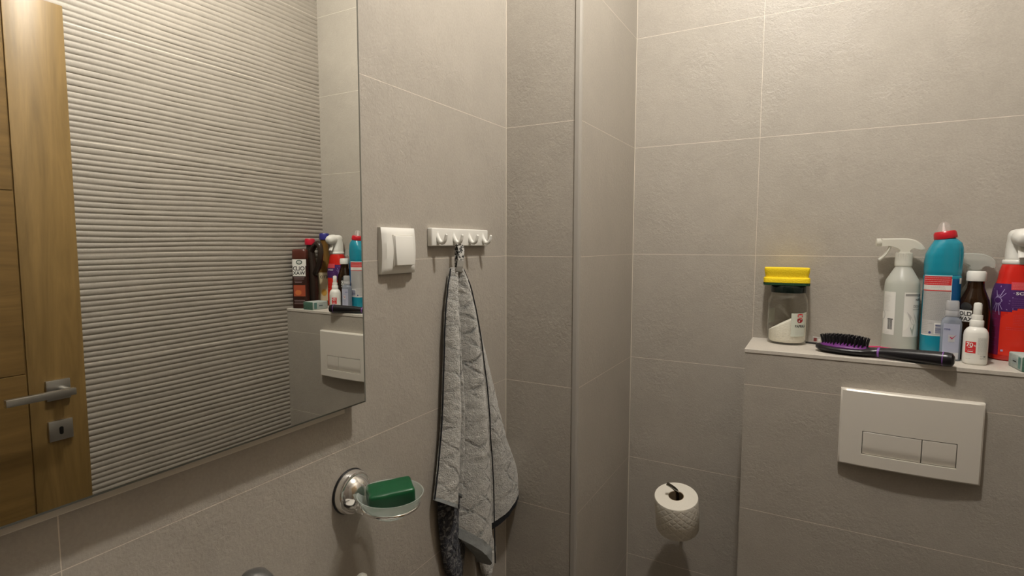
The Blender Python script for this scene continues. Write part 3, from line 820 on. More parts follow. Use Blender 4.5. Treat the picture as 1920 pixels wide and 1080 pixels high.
M_glass = thin_glass('clear_glass', (0.975, 0.98, 0.97), (0.50, 0.51, 0.47))
jar = thing('glass_jar', 'clear glass jar part filled with white powder, at the left end of the ledge', 'jar', (-0.056, 1.4985, ZS+0.0005))
JB = Body([(0, .036, .036, 2), (.002, .040, .040, 2), (.008, .0432, .0432, 2), (.020, .0440, .0440, 2), (.095, .0440, .0440, 2), (.105, .0432, .0432, 2), (.114, .0405, .0405, 2), (.120, .0375, .0375, 2), (.128, .0368, .0368, 2)], 64, 3)
out_ = [(JB.at(r[0])[1], r[0]) for r in JB.rows]
inn = [(r-0.0022, max(z, 0.0042)) for r, z in out_ if z > 0.003]
bm = bmesh.new(); lathe(bm, [(0, 0)] + out_, 64)
link('jar_body', bm, M_glass, jar)
link('lid', L_([(0, .1295), (.037, .1295), (.0385, .1255), (.0395, .1255), (.0400, .128), (.0400, .1395), (.0385, .1425), (.034, .1430), (0, .1428)], 56), mat('dark_green_lid', (0.004, 0.010, 0.008), 0.16), jar)
bm = bmesh.new(); rp = 0.0412; seg = 56; rings = [[bm.verts.new((r*math.cos(2*PI*i/seg), r*math.sin(2*PI*i/seg), z)) for i in range(seg)] for r, z in ((rp-0.004, .0050), (rp-0.0004, .010))]
def powz(x, y): return .054 + x*0.58 - y*0.05 + 0.0012*noise.noise(Vector((x*90, y*90, 0)))
rings.append([bm.verts.new((rp*math.cos(2*PI*i/seg), rp*math.sin(2*PI*i/seg), powz(rp*math.cos(2*PI*i/seg), rp*math.sin(2*PI*i/seg)))) for i in range(seg)])
for k in (0.75, 0.5, 0.25): rings.append([bm.verts.new((k*rp*math.cos(2*PI*i/seg), k*rp*math.sin(2*PI*i/seg), powz(k*rp*math.cos(2*PI*i/seg), k*rp*math.sin(2*PI*i/seg))+0.003*(1-k))) for i in range(seg)])
for a, b in zip(rings, rings[1:]):
    for i in range(seg): bm.faces.new((a[i], a[(i+1) % seg], b[(i+1) % seg], b[i]))
bm.faces.new(rings[0]); bm.faces.new(rings[-1])
link('powder', bm, mat('white_powder', (0.92, 0.89, 0.78), 0.95, bump=(260, 0.5, 0.002), var=0.06), jar)
its = [('r', 0.010, .022, 0.046, .078, 0, 1), ('p', [(.024,.0755),(.031,.0770),(.038,.0755),(.038,.069),(.031,.0675),(.024,.069)], 1, 2), ('r', .0255, .0715, .0365, .0735, 0, 3),
       ('p', [(.024,.0655),(.029,.0645),(.034,.0620),(.038,.0650),(.038,.0590),(.033,.0550),(.027,.0550),(.0235,.0590)], 2, 2), ('p', [(.026,.0672),(.031,.0665),(.037,.0672),(.034,.0640),(.028,.0650)], 1, 3),
       ('t', 'PAPRIKA', .0325, .0465, .0090, 3, 2, .80)] + lines(.018, .044, .026, .040, 6, 4, 2, .0005, seed=5)
label('front_label', JB.surf, its, [mat('jar_label', (0.60, 0.63, 0.54), 0.5), K_red, K_dred, K_black, K_lgrey], jar)
label('back_label', JB.surf, [('r', -0.105, .045, -0.080, .082, 0, 1)] + lines(-0.102, -0.083, .050, .078, 8, 1, 2, .0005, seed=8), [mat('jar_back_label', (0.42, 0.42, 0.36), 0.6), K_grey], jar)

# sponge on the jar
sg = thing('kitchen_sponge', 'yellow sponge with dark green scouring pad lying on top of the glass jar', 'sponge', (-0.0615, 1.4975, ZS+0.1440), 0.05)
M_spo = mat('yellow_foam', (0.95, 0.68, 0.015), 0.85, bump=(380, 0.9, 0.0015), var=0.10, sss=0.05)
link('scouring_pad', Body([(0, .0500, .033, 6), (.0005, .0510, .034, 6), (.0055, .0512, .034, 6), (.006, .0505, .0335, 6)], 72, 1).bm(), mat('green_scourer', (0.012, 0.055, 0.022), 0.95, bump=(500, 1.0, 0.002), var=0.4), sg)
link('foam', Body([(.006, .0500, .0330, 7), (.007, .0508, .0338, 7), (.0165, .0508, .0338, 7), (.0176, .0500, .0330, 7), (.0186, .0475, .0300, 7), (.0205, .0470, .0295, 7), (.0255, .0478, .0305, 7), (.0330, .0492, .0322, 7), (.0400, .0498, .0328, 7), (.0420, .0490, .0320, 7)], 84, 2).bm(), M_spo, sg)

# shared trigger spray head (local: bottle axis at origin, nozzle towards -x)
def spray_head(parent, z, mats, s=1.0, name='spray_head'):
    hd_ = None
    ol = smooth_path([(-.046, 0, .0605), (-.020, 0, .0612), (.004, 0, .0608), (.020, 0, .0565), (.031, 0, .0480), (.038, 0, .0370), (.033, 0, .0350), (.018, 0, .0385), (.010, 0, .0330), (.0095, 0, .0250), (-.0095, 0, .0250), (-.0105, 0, .0335), (-.020, 0, .0400), (-.033, 0, .0440), (-.045, 0, .0430)], 3)
    bm = bmesh.new(); v = prism(bm, [(q.x*s, q.z*s+z) for q in ol], 0.0105*s)
    hd_ = link(name, bm, mats, parent)
    bm = bmesh.new(); v = lathe(bm, [(0, 0), (.0085*s, 0), (.009*s, .002), (.0085*s, .010), (.005*s, .011), (0, .011)], 20); xform(v, Matrix.Translation((-.0435*s, 0, z+.052*s)) @ Matrix.Rotation(-PI/2, 4, 'Y'))
    link('nozzle', bm, mats, hd_)
    bm = bmesh.new(); tube(bm, smooth_path([(-.027*s, 0, z+.044*s), (-.030*s, 0, z+.034*s), (-.037*s, 0, z+.022*s), (-.047*s, 0, z+.012*s)], 5), .0085*s, 12, flat=(1, 0, 0))
    link('trigger', bm, mats, hd_)
    return hd_
def collar(parent, z, mats, r=.0155, h=.027, seg=48):
    bm = bmesh.new(); rr = []
    for i in range(seg*1):
        pass
    lathe(bm, [(0, z), (r, z), (r, z+h*.30), (r*.97, z+h*.33), (r*.97, z+h*.95), (r*.90, z+h), (0, z+h)], seg)
    for v in bm.verts:
        a = math.atan2(v.co.y, v.co.x)
        if v.co.z > z+h*.32 and abs(v.co.xy.length - r*.97) < 1e-4:
            k = 1 + .03*math.cos(a*24); v.co.x *= k; v.co.y *= k
    return link('collar', bm, mats, parent)

# clear disinfectant spray
M_cloud = veil('cloudy_plastic', (0.90, 0.91, 0.86), 0.36, 0.3, (0.99, 0.99, 0.98), 0.35)
M_head = veil('milky_plastic', (0.86, 0.85, 0.78), 0.28, 0.3, (0.98, 0.98, 0.96), 0.35)
cs = thing('spray_bottle', 'cloudy clear trigger spray bottle with white labels, nozzle pointing left', 'spray bottle', (0.1730, 1.509, ZS), math.radians(3))
CB = Body([(0, .030, .030, 2), (.002, .0325, .0325, 2), (.008, .0335, .0335, 2), (.145, .0335, .0335, 2), (.157, .0325, .0325, 2), (.163, .0310, .0310, 2), (.192, .0155, .0155, 2), (.196, .0145, .0145, 2), (.203, .0142, .0142, 2)], 56, 3)
link('bottle_body', CB.bm(), M_cloud, cs)
CI = Body([(.003, .0300, .0300, 2), (.008, .0322, .0322, 2), (.150, .0322, .0322, 2), (.1585, .0312, .0312, 2)], 56, 2)
link('liquid', CI.bm(), veil('pale_liquid', (0.66, 0.71, 0.62), 0.40, 0.5, (0.95, 0.98, 0.93), 0.3), cs)
collar(cs, .195, M_head, .0165, .030)
spray_head(cs, .196, M_head)
bm = bmesh.new(); tube(bm, [(0.002, 0, .19), (0.003, 0, .10), (0.012, 0, .006)], .0022, 10); link('dip_tube', bm, M_head, cs)
its = [('r', -.046, .040, -.016, .137, 0, 1)] + lines(-.044, -.022, .092, .130, 13, 2, 2, .0006, .5, seed=11) + [('e', -.044, .083, .006, .010, 2, 2), ('e', -.045, .083, .005, .009, 0, 3)] + bars(-.030, -.020, .052, .074, 12, 1, 2) + [('r', -.031, .0745, -.019, .0765, 1, 2)] + lines(-.042, -.022, .042, .048, 2, 2, 2, .0006, seed=2)
its += [('r', .000, .038, .046, .137, 0, 1), ('r', .002, .129, .044, .134, 3, 2), ('t', 'NOR', .031, .1205, .0065, 1, 2), ('t', 'DESIN', .028, .106, .0085, 3, 2, .8), ('r', .018, .0985, .026, .0998, 3, 2), ('r', .027, .0985, .040, .0998, 3, 2)]
its += [('p', [(.001,.093),(.006,.088),(.011,.080),(.0125,.070),(.010,.060),(.005,.054),(.001,.053)], 4, 2), ('p', [(.006,.094),(.014,.086),(.020,.076),(.024,.064),(.018,.066),(.013,.076),(.009,.086)], 5, 2), ('p', [(.014,.058),(.024,.066),(.046,.066),(.046,.040),(.020,.040)], 6, 2),
        ('p', [(.020,.092),(.028,.078),(.030,.066),(.026,.072),(.022,.082)], 5, 3), ('p', [(.032,.090),(.036,.080),(.040,.068),(.036,.070),(.033,.080)], 3, 3)]
label('label', CB.surf, its, [K_white, K_black, K_lgrey, K_grey, mat('print_ivory', (0.86, 0.86, 0.80), 0.4), K_lgrey, mat('print_sage', (0.40, 0.44, 0.40), 0.5)], cs)

# blue toilet cleaner bottle
M_cyan = mat('turquoise_plastic', (0.010, 0.235, 0.330), 0.24, coat=0.3)
cb = thing('toilet_cleaner', 'tall turquoise cleaner bottle with red cap, behind the small clear gel bottle', 'bottle', (0.2412, 1.490, ZS), math.radians(4))
CY = Body([(0, .028, .020, 3.0), (.003, .031, .0230, 3.0), (.012, .0325, .0245, 2.9), (.165, .0325, .0245, 2.9), (.174, .0330, .0250, 2.8), (.178, .0318, .0240, 2.8), (.184, .0330, .0250, 2.7), (.205, .0335, .0255, 2.6), (.222, .0330, .0252, 2.5, .0010), (.236, .0300, .0240, 2.4, .0035), (.247, .0255, .0215, 2.3, .0050), (.2545, .0200, .0190, 2.0, .0030), (.259, .0165, .0165, 2.0, .0010)], 72, 4)
bm = CY.bm()
for v in bm.verts:     # moulded grip ribs on the upper half
    if .186 < v.co.z < .243:
        a = math.atan2(v.co.x, -v.co.y); k = math.sin(min(1, (v.co.z-.186)/.010)*PI/2)*min(1, (.243-v.co.z)/.008)
        d_ = sum(-0.0016*math.exp(-((a-c)/0.11)**2) for c in (0.15, .95)) * k
        v.co.x += math.sin(a)*d_; v.co.y -= math.cos(a)*d_
link('bottle_body', bm, M_cyan, cb)
bm = bmesh.new(); lathe(bm, [(0, .256), (.0200, .256), (.0208, .258), (.0200, .268), (.0175, .272), (0, .272)], 40)
xform(bm.verts, Matrix.Translation((.001, 0, .262)) @ Matrix.Rotation(math.radians(-9), 4, 'Y') @ Matrix.Translation((0, 0, -.262)))
cp_ = link('cap', bm, mat('red_cap', (0.48, 0.012, 0.022), 0.28), cb)
bm = bmesh.new(); lathe(bm, [(0, .271), (.0125, .271), (.0115, .279), (.009, .288), (.004, .292), (0, .2925)], 24, cx=-.002); link('spout_cover', bm, veil('clear_cap', (0.85, 0.82, 0.80), 0.86, 0.08), cp_)
bm = bmesh.new(); tube(bm, [(-.002, 0, .270), (-.003, 0, .280), (-.0035, 0, .290)], [.0034, .0022, .0014], 10); link('spout', bm, K_white, cp_)
LB = mat('cleaner_label_grey', (0.52, 0.51, 0.50), 0.45)
its = [('r', -.042, .046, .012, .177, 0, 1), ('r', -.041, .0485, .011, .150, 1, 2), ('r', -.041, .155, .011, .175, 2, 2), ('r', -.041, .1435, .011, .1455, 2, 4), ('r', -.041, .1455, .011, .156, 0, 3)]
its += lines(-.038, .009, .157, .174, 4, 0, 3, .0006, .1, seed=21) + lines(-.038, .009, .146, .155, 3, 3, 4, .0005, .2, seed=22)
its += lines(-.040, .010, .080, .142, 30, 3, 3, .0007, .02, seed=23) + [('r', -.014, .050, .008, .0745, 0, 3)] + bars(-.012, .007, .052, .072, 9, 4, 4, horiz=True)
its += lines(-.038, -.016, .052, .078, 7, 3, 3, .0006, .5, seed=24) + [('r', .012, .040, .040, .178, 5, 1), ('r', .026, .160, .032, .172, 0, 2), ('e', -.021, .053, .0022, .0026, 4, 3)]
label('label', CY.surf, its, [K_white, LB, K_red, K_grey, K_navy, mat('deep_blue_film', (0.005, 0.085, 0.240), 0.25)], cb, title='grey text label with red band and blue side')

# amber medicine bottle
M_amber = veil('amber_glass', (0.022, 0.009, 0.003), 0.20, 0.06, (0.55, 0.27, 0.06))
am = thing('amber_bottle', 'dark brown glass bottle with ribbed white cap, behind the white pump spray', 'bottle', (0.2965, 1.4765, ZS), math.radians(0))
AB = Body([(0, .024, .024, 2), (.003, .0262, .0262, 2), (.095, .0268, .0268, 2), (.112, .0262, .0262, 2), (.128, .0235, .0235, 2), (.144, .0175, .0175, 2), (.152, .0145, .0145, 2), (.164, .0135, .0135, 2), (.170, .0135, .0135, 2)], 48, 4)
link('bottle_body', AB.bm(), M_amber, am)
bm = bmesh.new(); lathe(bm, [(0, .167), (.0162, .167), (.0165, .168), (.0162, .184), (.0145, .1875), (0, .188)], 96)
for v in bm.verts:
    if .1675 < v.co.z < .185:
        a = math.atan2(v.co.y, v.co.x); k = 1 + .018*(1 if round(a/(2*PI/96)) % 2 else -1); v.co.x *= k; v.co.y *= k
link('cap', bm, K_white, am)
its = [('e', -.020, .1135, .011, .009, 1, 1), ('r', -.036, .082, -.0085, .1060, 0, 1), ('r', -.036, .1000, -.0085, .1052, 0, 2), ('t', 'OLD', -.0205, .0985, .0115, 1, 3), ('t', 'WAX', -.0205, .0875, .0115, 1, 3)]
label('label', AB.surf, its, [K_white, K_black], am)

# second, see-through sprayer behind it
s2 = thing('clear_sprayer', 'see-through trigger sprayer standing behind the brown glass bottle', 'spray bottle', (0.3020, 1.5255, ZS), math.radians(2))
M_s2 = veil('clear_plastic', (0.66, 0.68, 0.64), 0.62, 0.12, (0.98, 0.99, 0.98), 0.1)
S2 = Body([(0, .024, .0150, 2.6), (.003, .0260, .0175, 2.6), (.120, .0260, .0175, 2.6), (.140, .0235, .0165, 2.4), (.155, .0140, .0130, 2.0), (.162, .0125, .0125, 2.0), (.168, .0125, .0125, 2)], 56, 3)
link('bottle_body', S2.bm(), M_s2, s2)
collar(s2, .161, M_s2, .0145, .026)
bm = bmesh.new(); ol = smooth_path([(-.042, 0, .0600), (-.015, 0, .0615), (.010, 0, .0600), (.026, 0, .0530), (.034, 0, .0430), (.036, 0, .0310), (.030, 0, .0290), (.020, 0, .0330), (.0105, 0, .0280), (.010, 0, .0240), (-.010, 0, .0240), (-.012, 0, .0330), (-.024, 0, .0390), (-.042, 0, .0430)], 3)
v = prism(bm, [(q.x, q.z+.164) for q in ol], 0.012); link('spray_head', bm, M_s2, s2)
bm = bmesh.new(); tube(bm, smooth_path([(-.025, 0, .206), (-.029, 0, .196), (-.038, 0, .182), (-.044, 0, .176)], 5), .008, 12, flat=(1, 0, 0)); link('trigger', bm, M_s2, s2)

# small clear gel bottle
gb = thing('gel_bottle', 'small clear flip-top hand gel bottle with a red tick mark', 'bottle', (0.2545, 1.4450, ZS), math.radians(-6))
GB = Body([(0, .0155, .0095, 3.4), (.002, .0172, .0112, 3.4), (.006, .0178, .0118, 3.4), (.078, .0178, .0118, 3.4), (.086, .0160, .0108, 3), (.0915, .0110, .0090, 2.4), (.094, .0090, .0085, 2.2)], 56, 3)
link('bottle_body', GB.bm(), veil('clear_gel', (0.42, 0.46, 0.54), 0.55, 0.08, (0.90, 0.94, 1.0)), gb)
link('flip_cap', Body([(.0925, .0112, .0088, 2.8), (.094, .0120, .0096, 2.8), (.104, .0118, .0094, 2.8), (.105, .0114, .0090, 2.8), (.106, .0118, .0094, 2.8), (.1235, .0110, .0088, 2.8), (.126, .0098, .0078, 2.8)], 40, 2).bm(), veil('clear_cap_grey', (0.62, 0.62, 0.62), 0.45, 0.15, (0.95, 0.95, 0.97)), gb)
its = [('r', -.0135, .018, .0135, .078, 0, 1), ('r', -.0135, .004, .0135, .018, 2, 1), ('t', 'rma', -.0070, .0665, .0065, 1, 2), ('p', [(-.002,.0495),(.001,.0455),(.009,.0555),(.0015,.0485),(-.001,.0510)], 3, 3), ('p', [(-.0045,.0405),(.006,.0405),(.006,.0545),(-.0045,.0545)], 2, 2)] + lines(-.004, .006, .038, .041, 1, 4, 2, .0005, seed=5)
label('label', GB.surf, its, [K_lav, K_navy, mat('print_silver', (0.62, 0.63, 0.67), 0.3, 0.3), mat('tick_red', (0.42, 0.02, 0.09), 0.4), K_lgrey], gb)

# small white 70% pump spray
ws = thing('pump_spray', 'small white pump spray bottle with red 70% label', 'spray bottle', (0.2915, 1.4235, ZS), math.radians(2))
WB = Body([(0, .0175, .0165, 2.3), (.002, .0192, .0182, 2.3), (.006, .0200, .0190, 2.3), (.058, .0200, .0190, 2.3), (.066, .0190, .0180, 2.2), (.072, .0160, .0155, 2.1), (.076, .0115, .0115, 2), (.078, .0105, .0105, 2)], 56, 3)
link('bottle_body', WB.bm(), M_white, ws)
bm = bmesh.new(); lathe(bm, [(0, .0765), (.0112, .0765), (.0115, .078), (.0113, .0890), (.0105, .0900), (.0092, .0900), (.0092, .0990), (.0088, .1005), (.0070, .1005)], 60)
for v in bm.verts:
    if .0775 < v.co.z < .0895:
        a = math.atan2(v.co.y, v.co.x); k = 1 + .01*math.cos(a*30); v.co.x *= k; v.co.y *= k
lathe(bm, [(.0070, .1005), (.0072, .1010), (.0068, .122), (.0055, .1250), (0, .1262)], 32)
link('pump_top', bm, M_white, ws)
its = [('r', -.0215, .024, -.0035, .047, 0, 1), ('t', '70', -.0135, .0405, .0115, 1, 2), ('t', '%', -.0052, .0395, .0045, 1, 2), ('r', -.016, .0350, -.009, .0362, 1, 2), ('r', -.0165, .0265, -.0075, .0280, 1, 2)] + lines(-.019, -.006, .0300, .0312, 1, 1, 2, .0003, seed=3)
its += lines(-.0005, .0170, .0220, .0560, 18, 2, 1, .0008, .1, seed=31) + lines(.004, .0170, .012, .021, 4, 3, 1, .0007, .3, seed=33) + lines(-.019, -.008, .018, .023, 3, 2, 1, .0004, .3, seed=35) + lines(-.019, -.010, .0115, .013, 1, 3, 1, .0004, seed=36) + [('r', .010, .0165, .0135, .0200, 3, 2)]
label('label', WB.surf, its, [K_red, K_white, K_lgrey, K_grey], ws)

# red foam spray
rd = thing('foam_spray', 'red and purple foam spray bottle with bulky white trigger head', 'spray bottle', (0.3700, 1.5105, ZS), math.radians(-6))
M_red = mat('red_plastic', (0.62, 0.022, 0.014), 0.22, coat=0.3)
RB = Body([(0, .034, .025, 2.3), (.003, .0375, .0285, 2.3), (.010, .0390, .0300, 2.3), (.100, .0375, .0300, 2.3), (.128, .0400, .0310, 2.3), (.150, .0375, .0300, 2.3), (.168, .0320, .0285, 2.2), (.185, .0300, .0275, 2.1), (.198, .0270, .0260, 2.0), (.203, .0250, .0250, 2.0)], 72, 4)
link('bottle_body', RB.bm(), M_red, rd)
link('neck_ring', L_([(0, .2025), (.0255, .2025), (.0265, .204), (.0265, .2095), (.0250, .2115), (0, .2115)], 48), M_white, rd)
U = 0.0022
its = [('r', -.060, .104, .060, .162, 0, 1)]
for i in range(22):      # starburst on the purple band
    a = 2*PI*i/22; r1 = .021 + .005*(i % 3); c_ = (-.033, .127)
    its.append(('p', [(c_[0]+.006*math.cos(a-.10), c_[1]+.006*math.sin(a-.10)), (c_[0]+r1*math.cos(a-.02), c_[1]+r1*math.sin(a-.02)), (c_[0]+r1*math.cos(a+.02), c_[1]+r1*math.sin(a+.02)), (c_[0]+.006*math.cos(a+.10), c_[1]+.006*math.sin(a+.10))], 1, 2))
its += [('r', -.012, .150, .030, .166, 2, 2)] + lines(-.010, .028, .152, .164, 4, 3, 3, .0006, seed=41) + [('t', 'SONI', .008, .1425, .0085, 4, 3, 1.3)] + lines(-.010, .030, .112, .134, 5, 5, 2, .0012, .1, seed=44)
its += [('p', [(-.026+.001*i, 0) for i in range(0)] or [(-.026,.012),(.060,.012),(.060,.104),(.050,.110),(.034,.1125),(.010,.1135),(-.010,.111),(-.020,.104),(-.026,.092)], 6, 2)]
its = [q for q in its if not (q[0] == 'p' and q[2] == 6)]
for k in range(24):     # arched red front panel in strips that follow the body
    z0_ = .012 + k*(.112-.012)/24; z1_ = z0_ + (.112-.012)/24; zc_ = (z0_+z1_)/2
    e = -.026 + (0 if zc_ < .085 else .030*((zc_-.085)/.027)**2); its.append(('r', e, z0_, .058, z1_, 6, 2))
its += lines(-.006, .030, .076, .100, 7, 2, 3, .0006, .3, seed=46) + lines(-.016, .032, .066, .073, 2, 2, 3, .0008, .3, seed=47)
its += [('r', -.062, .012, -.026, .104, 7, 1)] + lines(-.058, -.030, .030, .100, 14, 5, 2, .0008, .4, seed=48) + [('r', -.022, .020, -.018, .024, 1, 3)]
label('label', RB.surf, its, [K_purple, mat('print_pale_violet', (0.45, 0.38, 0.60), 0.4), mat('print_pink_red', (0.66, 0.06, 0.08), 0.4), mat('print_rose', (0.70, 0.25, 0.22), 0.4), K_white, mat('print_violet', (0.16, 0.07, 0.22), 0.4), mat('print_bright_red', (0.72, 0.035, 0.018), 0.25), mat('print_plum', (0.16, 0.015, 0.06), 0.3)], rd)
# white trigger head pointing to the right and forward
bm = bmesh.new()
hs = [(.2115, .0215, .0215, 2.8, 0, 0), (.214, .0222, .0220, 2.8, 0, 0), (.228, .0215, .0218, 2.7, -.001, 0), (.236, .0212, .0215, 2.6, -.001, 0), (.246, .0215, .0210, 2.5, 0, 0), (.254, .0230, .0205, 2.4, .002, 0), (.262, .0240, .0205, 2.4, .003, 0), (.268, .0230, .0190, 2.3, .003, 0), (.273, .0190, .0150, 2.3, .002, 0), (.2755, .012, .008, 2.2, .002, 0)]
HB = Body(hs, 56, 4)
bm = HB.bm(); xform(bm.verts, Matrix.Rotation(math.radians(-86), 4, 'Z'))
hd2 = link('trigger_head', bm, M_white, rd)
bm = bmesh.new(); tube(bm, smooth_path([(.012, 0, .258), (.030, 0, .257), (.047, 0, .250)], 6), [.0185, .0186, .0188, .0189, .0189, .0187, .0184, .0180, .0173, .0162, .0146, .0120, .0075], 24)
xform(bm.verts, Matrix.Rotation(math.radians(-86), 4, 'Z')); link('snout', bm, M_white, hd2)
bm = bmesh.new(); tube(bm, smooth_path([(.024, 0, .248), (.026, 0, .238), (.030, 0, .226), (.034, 0, .216)], 5), .0085, 12, flat=(1, 0, 0))
xform(bm.verts, Matrix.Rotation(math.radians(-86), 4, 'Z')); link('trigger', bm, M_white, hd2)

# grey and green eraser block box
eb = thing('eraser_sponge', 'small grey and green block at the front right corner of the ledge', 'cleaning sponge', (0.3760, 1.4060, ZS), math.radians(4))
bm = bmesh.new(); box(bm, -.026, .026, -.0345, .0345, 0, .029, .0025, 3)
bmesh.ops.recalc_face_normals(bm, faces=bm.faces)
for f in bm.faces:
    if f.calc_center_median().y < -.030: f.material_index = 1
link('block', bm, [mat('pale_grey_foam', (0.42, 0.47, 0.44), 0.8, bump=(200, 0.6, 0.002), var=0.2), mat('dark_green_foam', (0.06, 0.14, 0.10), 0.85, bump=(200, 0.6, 0.002), var=0.3)], eb)
sf = lambda u, z, off: Vector((-.0261-off, -u, z))
label('wrapper_print', sf, [('r', -.012, .009, .008, .020, 0, 1), ('r', .014, .004, .026, .026, 2, 1), ('r', -.010, .0135, -.004, .0158, 1, 2), ('r', -.003, .0135, .005, .0158, 1, 2)], [mat('wrap_grey', (0.36, 0.42, 0.42), 0.5), K_black, mat('wrap_teal', (0.10, 0.22, 0.20), 0.5)], eb)

# old wax bottle (right end, seen in the mirror)
wx = thing('wax_bottle', 'brown flat wax bottle with OLD WAX label, nearest the ribbed wall', 'bottle', (0.4450, 1.4000, ZS), math.radians(-28))
M_brown = mat('dark_brown_plastic', (0.035, 0.014, 0.010), 0.3)
XB = Body([(0, .0270, .0150, 4), (.002, .0290, .0168, 4), (.180, .0285, .0165, 4), (.186, .0280, .0160, 4)], 56, 3)
link('bottle_body', XB.bm(), M_brown, wx)
link('cap', Body([(.186, .0275, .0158, 4), (.1875, .0280, .0162, 4), (.2150, .0275, .0160, 4), (.2210, .0250, .0140, 3.5), (.2225, .0200, .0110, 3)], 48, 3).bm(), mat('red_brown_cap', (0.095, 0.026, 0.018), 0.32), wx)
its = [('r', -.027, .160, .027, .184, 0, 1), ('e', -.002, .1735, .0115, .0085, 2, 2), ('e', -.002, .1735, .0085, .0055, 3, 3), ('r', -.024, .121, .024, .160, 0, 1), ('t', 'OLD', 0, .1495, .0215, 1, 2), ('t', 'WAX', 0, .1325, .0185, 1, 2),
       ('r', -.020, .1150, .020, .1170, 4, 1), ('r', -.018, .1100, .018, .1116, 4, 1), ('r', -.012, .1020, .018, .1036, 4, 1), ('r', -.010, .0970, .016, .0984, 4, 1), ('r', -.022, .046, .022, .088, 5, 1), ('e', .004, .060, .012, .010, 6, 2), ('r', -.020, .0300, .020, .0320, 4, 1), ('r', -.018, .0240, .018, .0256, 4, 1), ('r', -.020, .018, .020, .0195, 4, 1)]
label('label', XB.surf, its, [K_white, K_black, K_green, K_lgrey, mat('print_mauve', (0.36, 0.26, 0.26), 0.5), mat('print_terracotta', (0.36, 0.075, 0.035), 0.4), mat('print_orange', (0.55, 0.16, 0.05), 0.4)], wx)

# dark jug with big loop handle and red cap
jg = thing('handled_jug', 'dark brown plastic jug with arched loop handle and red cap', 'jug', (0.4420, 1.4530, ZS), math.radians(9))
M_jug = mat('brown_jug_plastic', (0.030, 0.020, 0.015), 0.25)
JG = Body([(0, .0180, .0145, 3), (.003, .0205, .0165, 3), (.110, .0205, .0170, 3, 0), (.150, .0195, .0165, 2.6, .004), (.190, .0190, .0160, 2.3, .010), (.215, .0165, .0150, 2.1, .012), (.232, .0130, .0130, 2, .013), (.238, .0125, .0125, 2, .013)], 56, 3)
link('jug_body', JG.bm(), M_jug, jg)
bm = bmesh.new(); pth = smooth_path([(.010, 0, .208), (-.010, 0, .2280), (-.032, 0, .241), (-.050, 0, .2370), (-.057, 0, .212), (-.052, 0, .182), (-.040, 0, .155), (-.022, 0, .134), (-.005, 0, .122)], 6)
tube(bm, pth, .0108, 16); link('handle', bm, M_jug, jg)
bm = bmesh.new(); lathe(bm, [(0, .238), (.0185, .238), (.0190, .240), (.0185, .258), (.0165, .2615), (0, .262)], 60, cx=.013)
link('cap', bm, mat('crimson_cap', (0.50, 0.012, 0.035), 0.3), jg)

# oil bottle with blue cap behind the jug
ob_ = thing('oil_bottle', 'golden labelled bottle with blue cap behind the brown jug', 'bottle', (0.4440, 1.5160, ZS), math.radians(-35))
OB = Body([(0, .0230, .0200, 3), (.003, .0255, .0230, 3), (.150, .0255, .0230, 3), (.185, .0210, .0200, 2.6), (.215, .0160, .0160, 2.1), (.245, .0150, .0150, 2), (.260, .0150, .0150, 2)], 56, 3)
link('bottle_body', OB.bm(), mat('amber_plastic', (0.16, 0.085, 0.020), 0.25), ob_)
link('cap', L_([(0, .258), (.0185, .258), (.0190, .260), (.0185, .279), (.0165, .2825), (0, .283)], 48), mat('blue_cap', (0.030, 0.030, 0.200), 0.3), ob_)
its = [('r', -.034, .020, .034, .130, 0, 1), ('t', 'ETO', 0, .1120, .0150, 1, 2), ('p', [(-.034,.080),(.034,.098),(.034,.104),(-.034,.086)], 1, 2), ('p', [(-.034,.055),(.034,.078),(.034,.086),(-.034,.062)], 3, 2), ('p', [(-.034,.020),(.034,.020),(.034,.050),(-.034,.036)], 1, 2), ('e', 0, .052, .010, .013, 2, 3)]
label('label', OB.surf, its, [mat('print_cream', (0.62, 0.52, 0.34), 0.4), K_black, K_gold, K_white], ob_)

# ------------------------------------------------------------------ hair brush lying at the ledge front
br_a = Vector((0.008, 1.4300, ZS)); ax_ang = math.atan2(1.3560-1.4300, 0.2450-0.0080)
hb_ = thing('hair_brush', 'black paddle hair brush with purple cushion lying bristles up on the ledge', 'hair brush', (br_a.x, br_a.y, ZS), ax_ang)
M_hb = mat('black_gloss_plastic', (0.010, 0.009, 0.011), 0.30)
# local x runs from brush tip to handle end
secs = [(0.000, .003, .003, .012), (.003, .013, .006, .011), (.012, .022, .0085, .0100), (.030, .0290, .0100, .0100), (.055, .0310, .0105, .0100), (.080, .0280, .0100, .0100), (.100, .0225, .0098, .0102), (.112, .0150, .0098, .0110), (.124, .0115, .0100, .0120), (.150, .0120, .0118, .0130), (.185, .0130, .0132, .0138), (.220, .0138, .0142, .0146), (.240, .0140, .0145, .0148), (.2475, .0125, .0130, .0148), (.2510, .0070, .0075, .0148)]
bm = bmesh.new(); rings = []
ex = []
for a, b in zip(secs, secs[1:]):
    for k in range(4): ex.append(tuple(p + (q-p)*k/4 for p, q in zip(a, b)))
ex.append(secs[-1])
for x, ry, rz_, zc in ex: rings.append([bm.verts.new((x, ry*math.cos(2*PI*i/28), max(0.0005, zc + rz_*math.sin(2*PI*i/28)))) for i in range(28)])
for a, b in zip(rings, rings[1:]):
    for i in range(28): bm.faces.new((a[i], a[(i+1) % 28], b[(i+1) % 28], b[i]))
bm.faces.new(rings[0]); bm.faces.new(rings[-1])
link('brush_body', bm, M_hb, hb_)
bm = bmesh.new(); s0 = bmesh.ops.create_uvsphere(bm, u_segments=40, v_segments=16, radius=1.0)
for v in bm.verts: v.co = Vector((.058 + v.co.x*.050, v.co.y*.0265, .0165 + v.co.z*.0080))
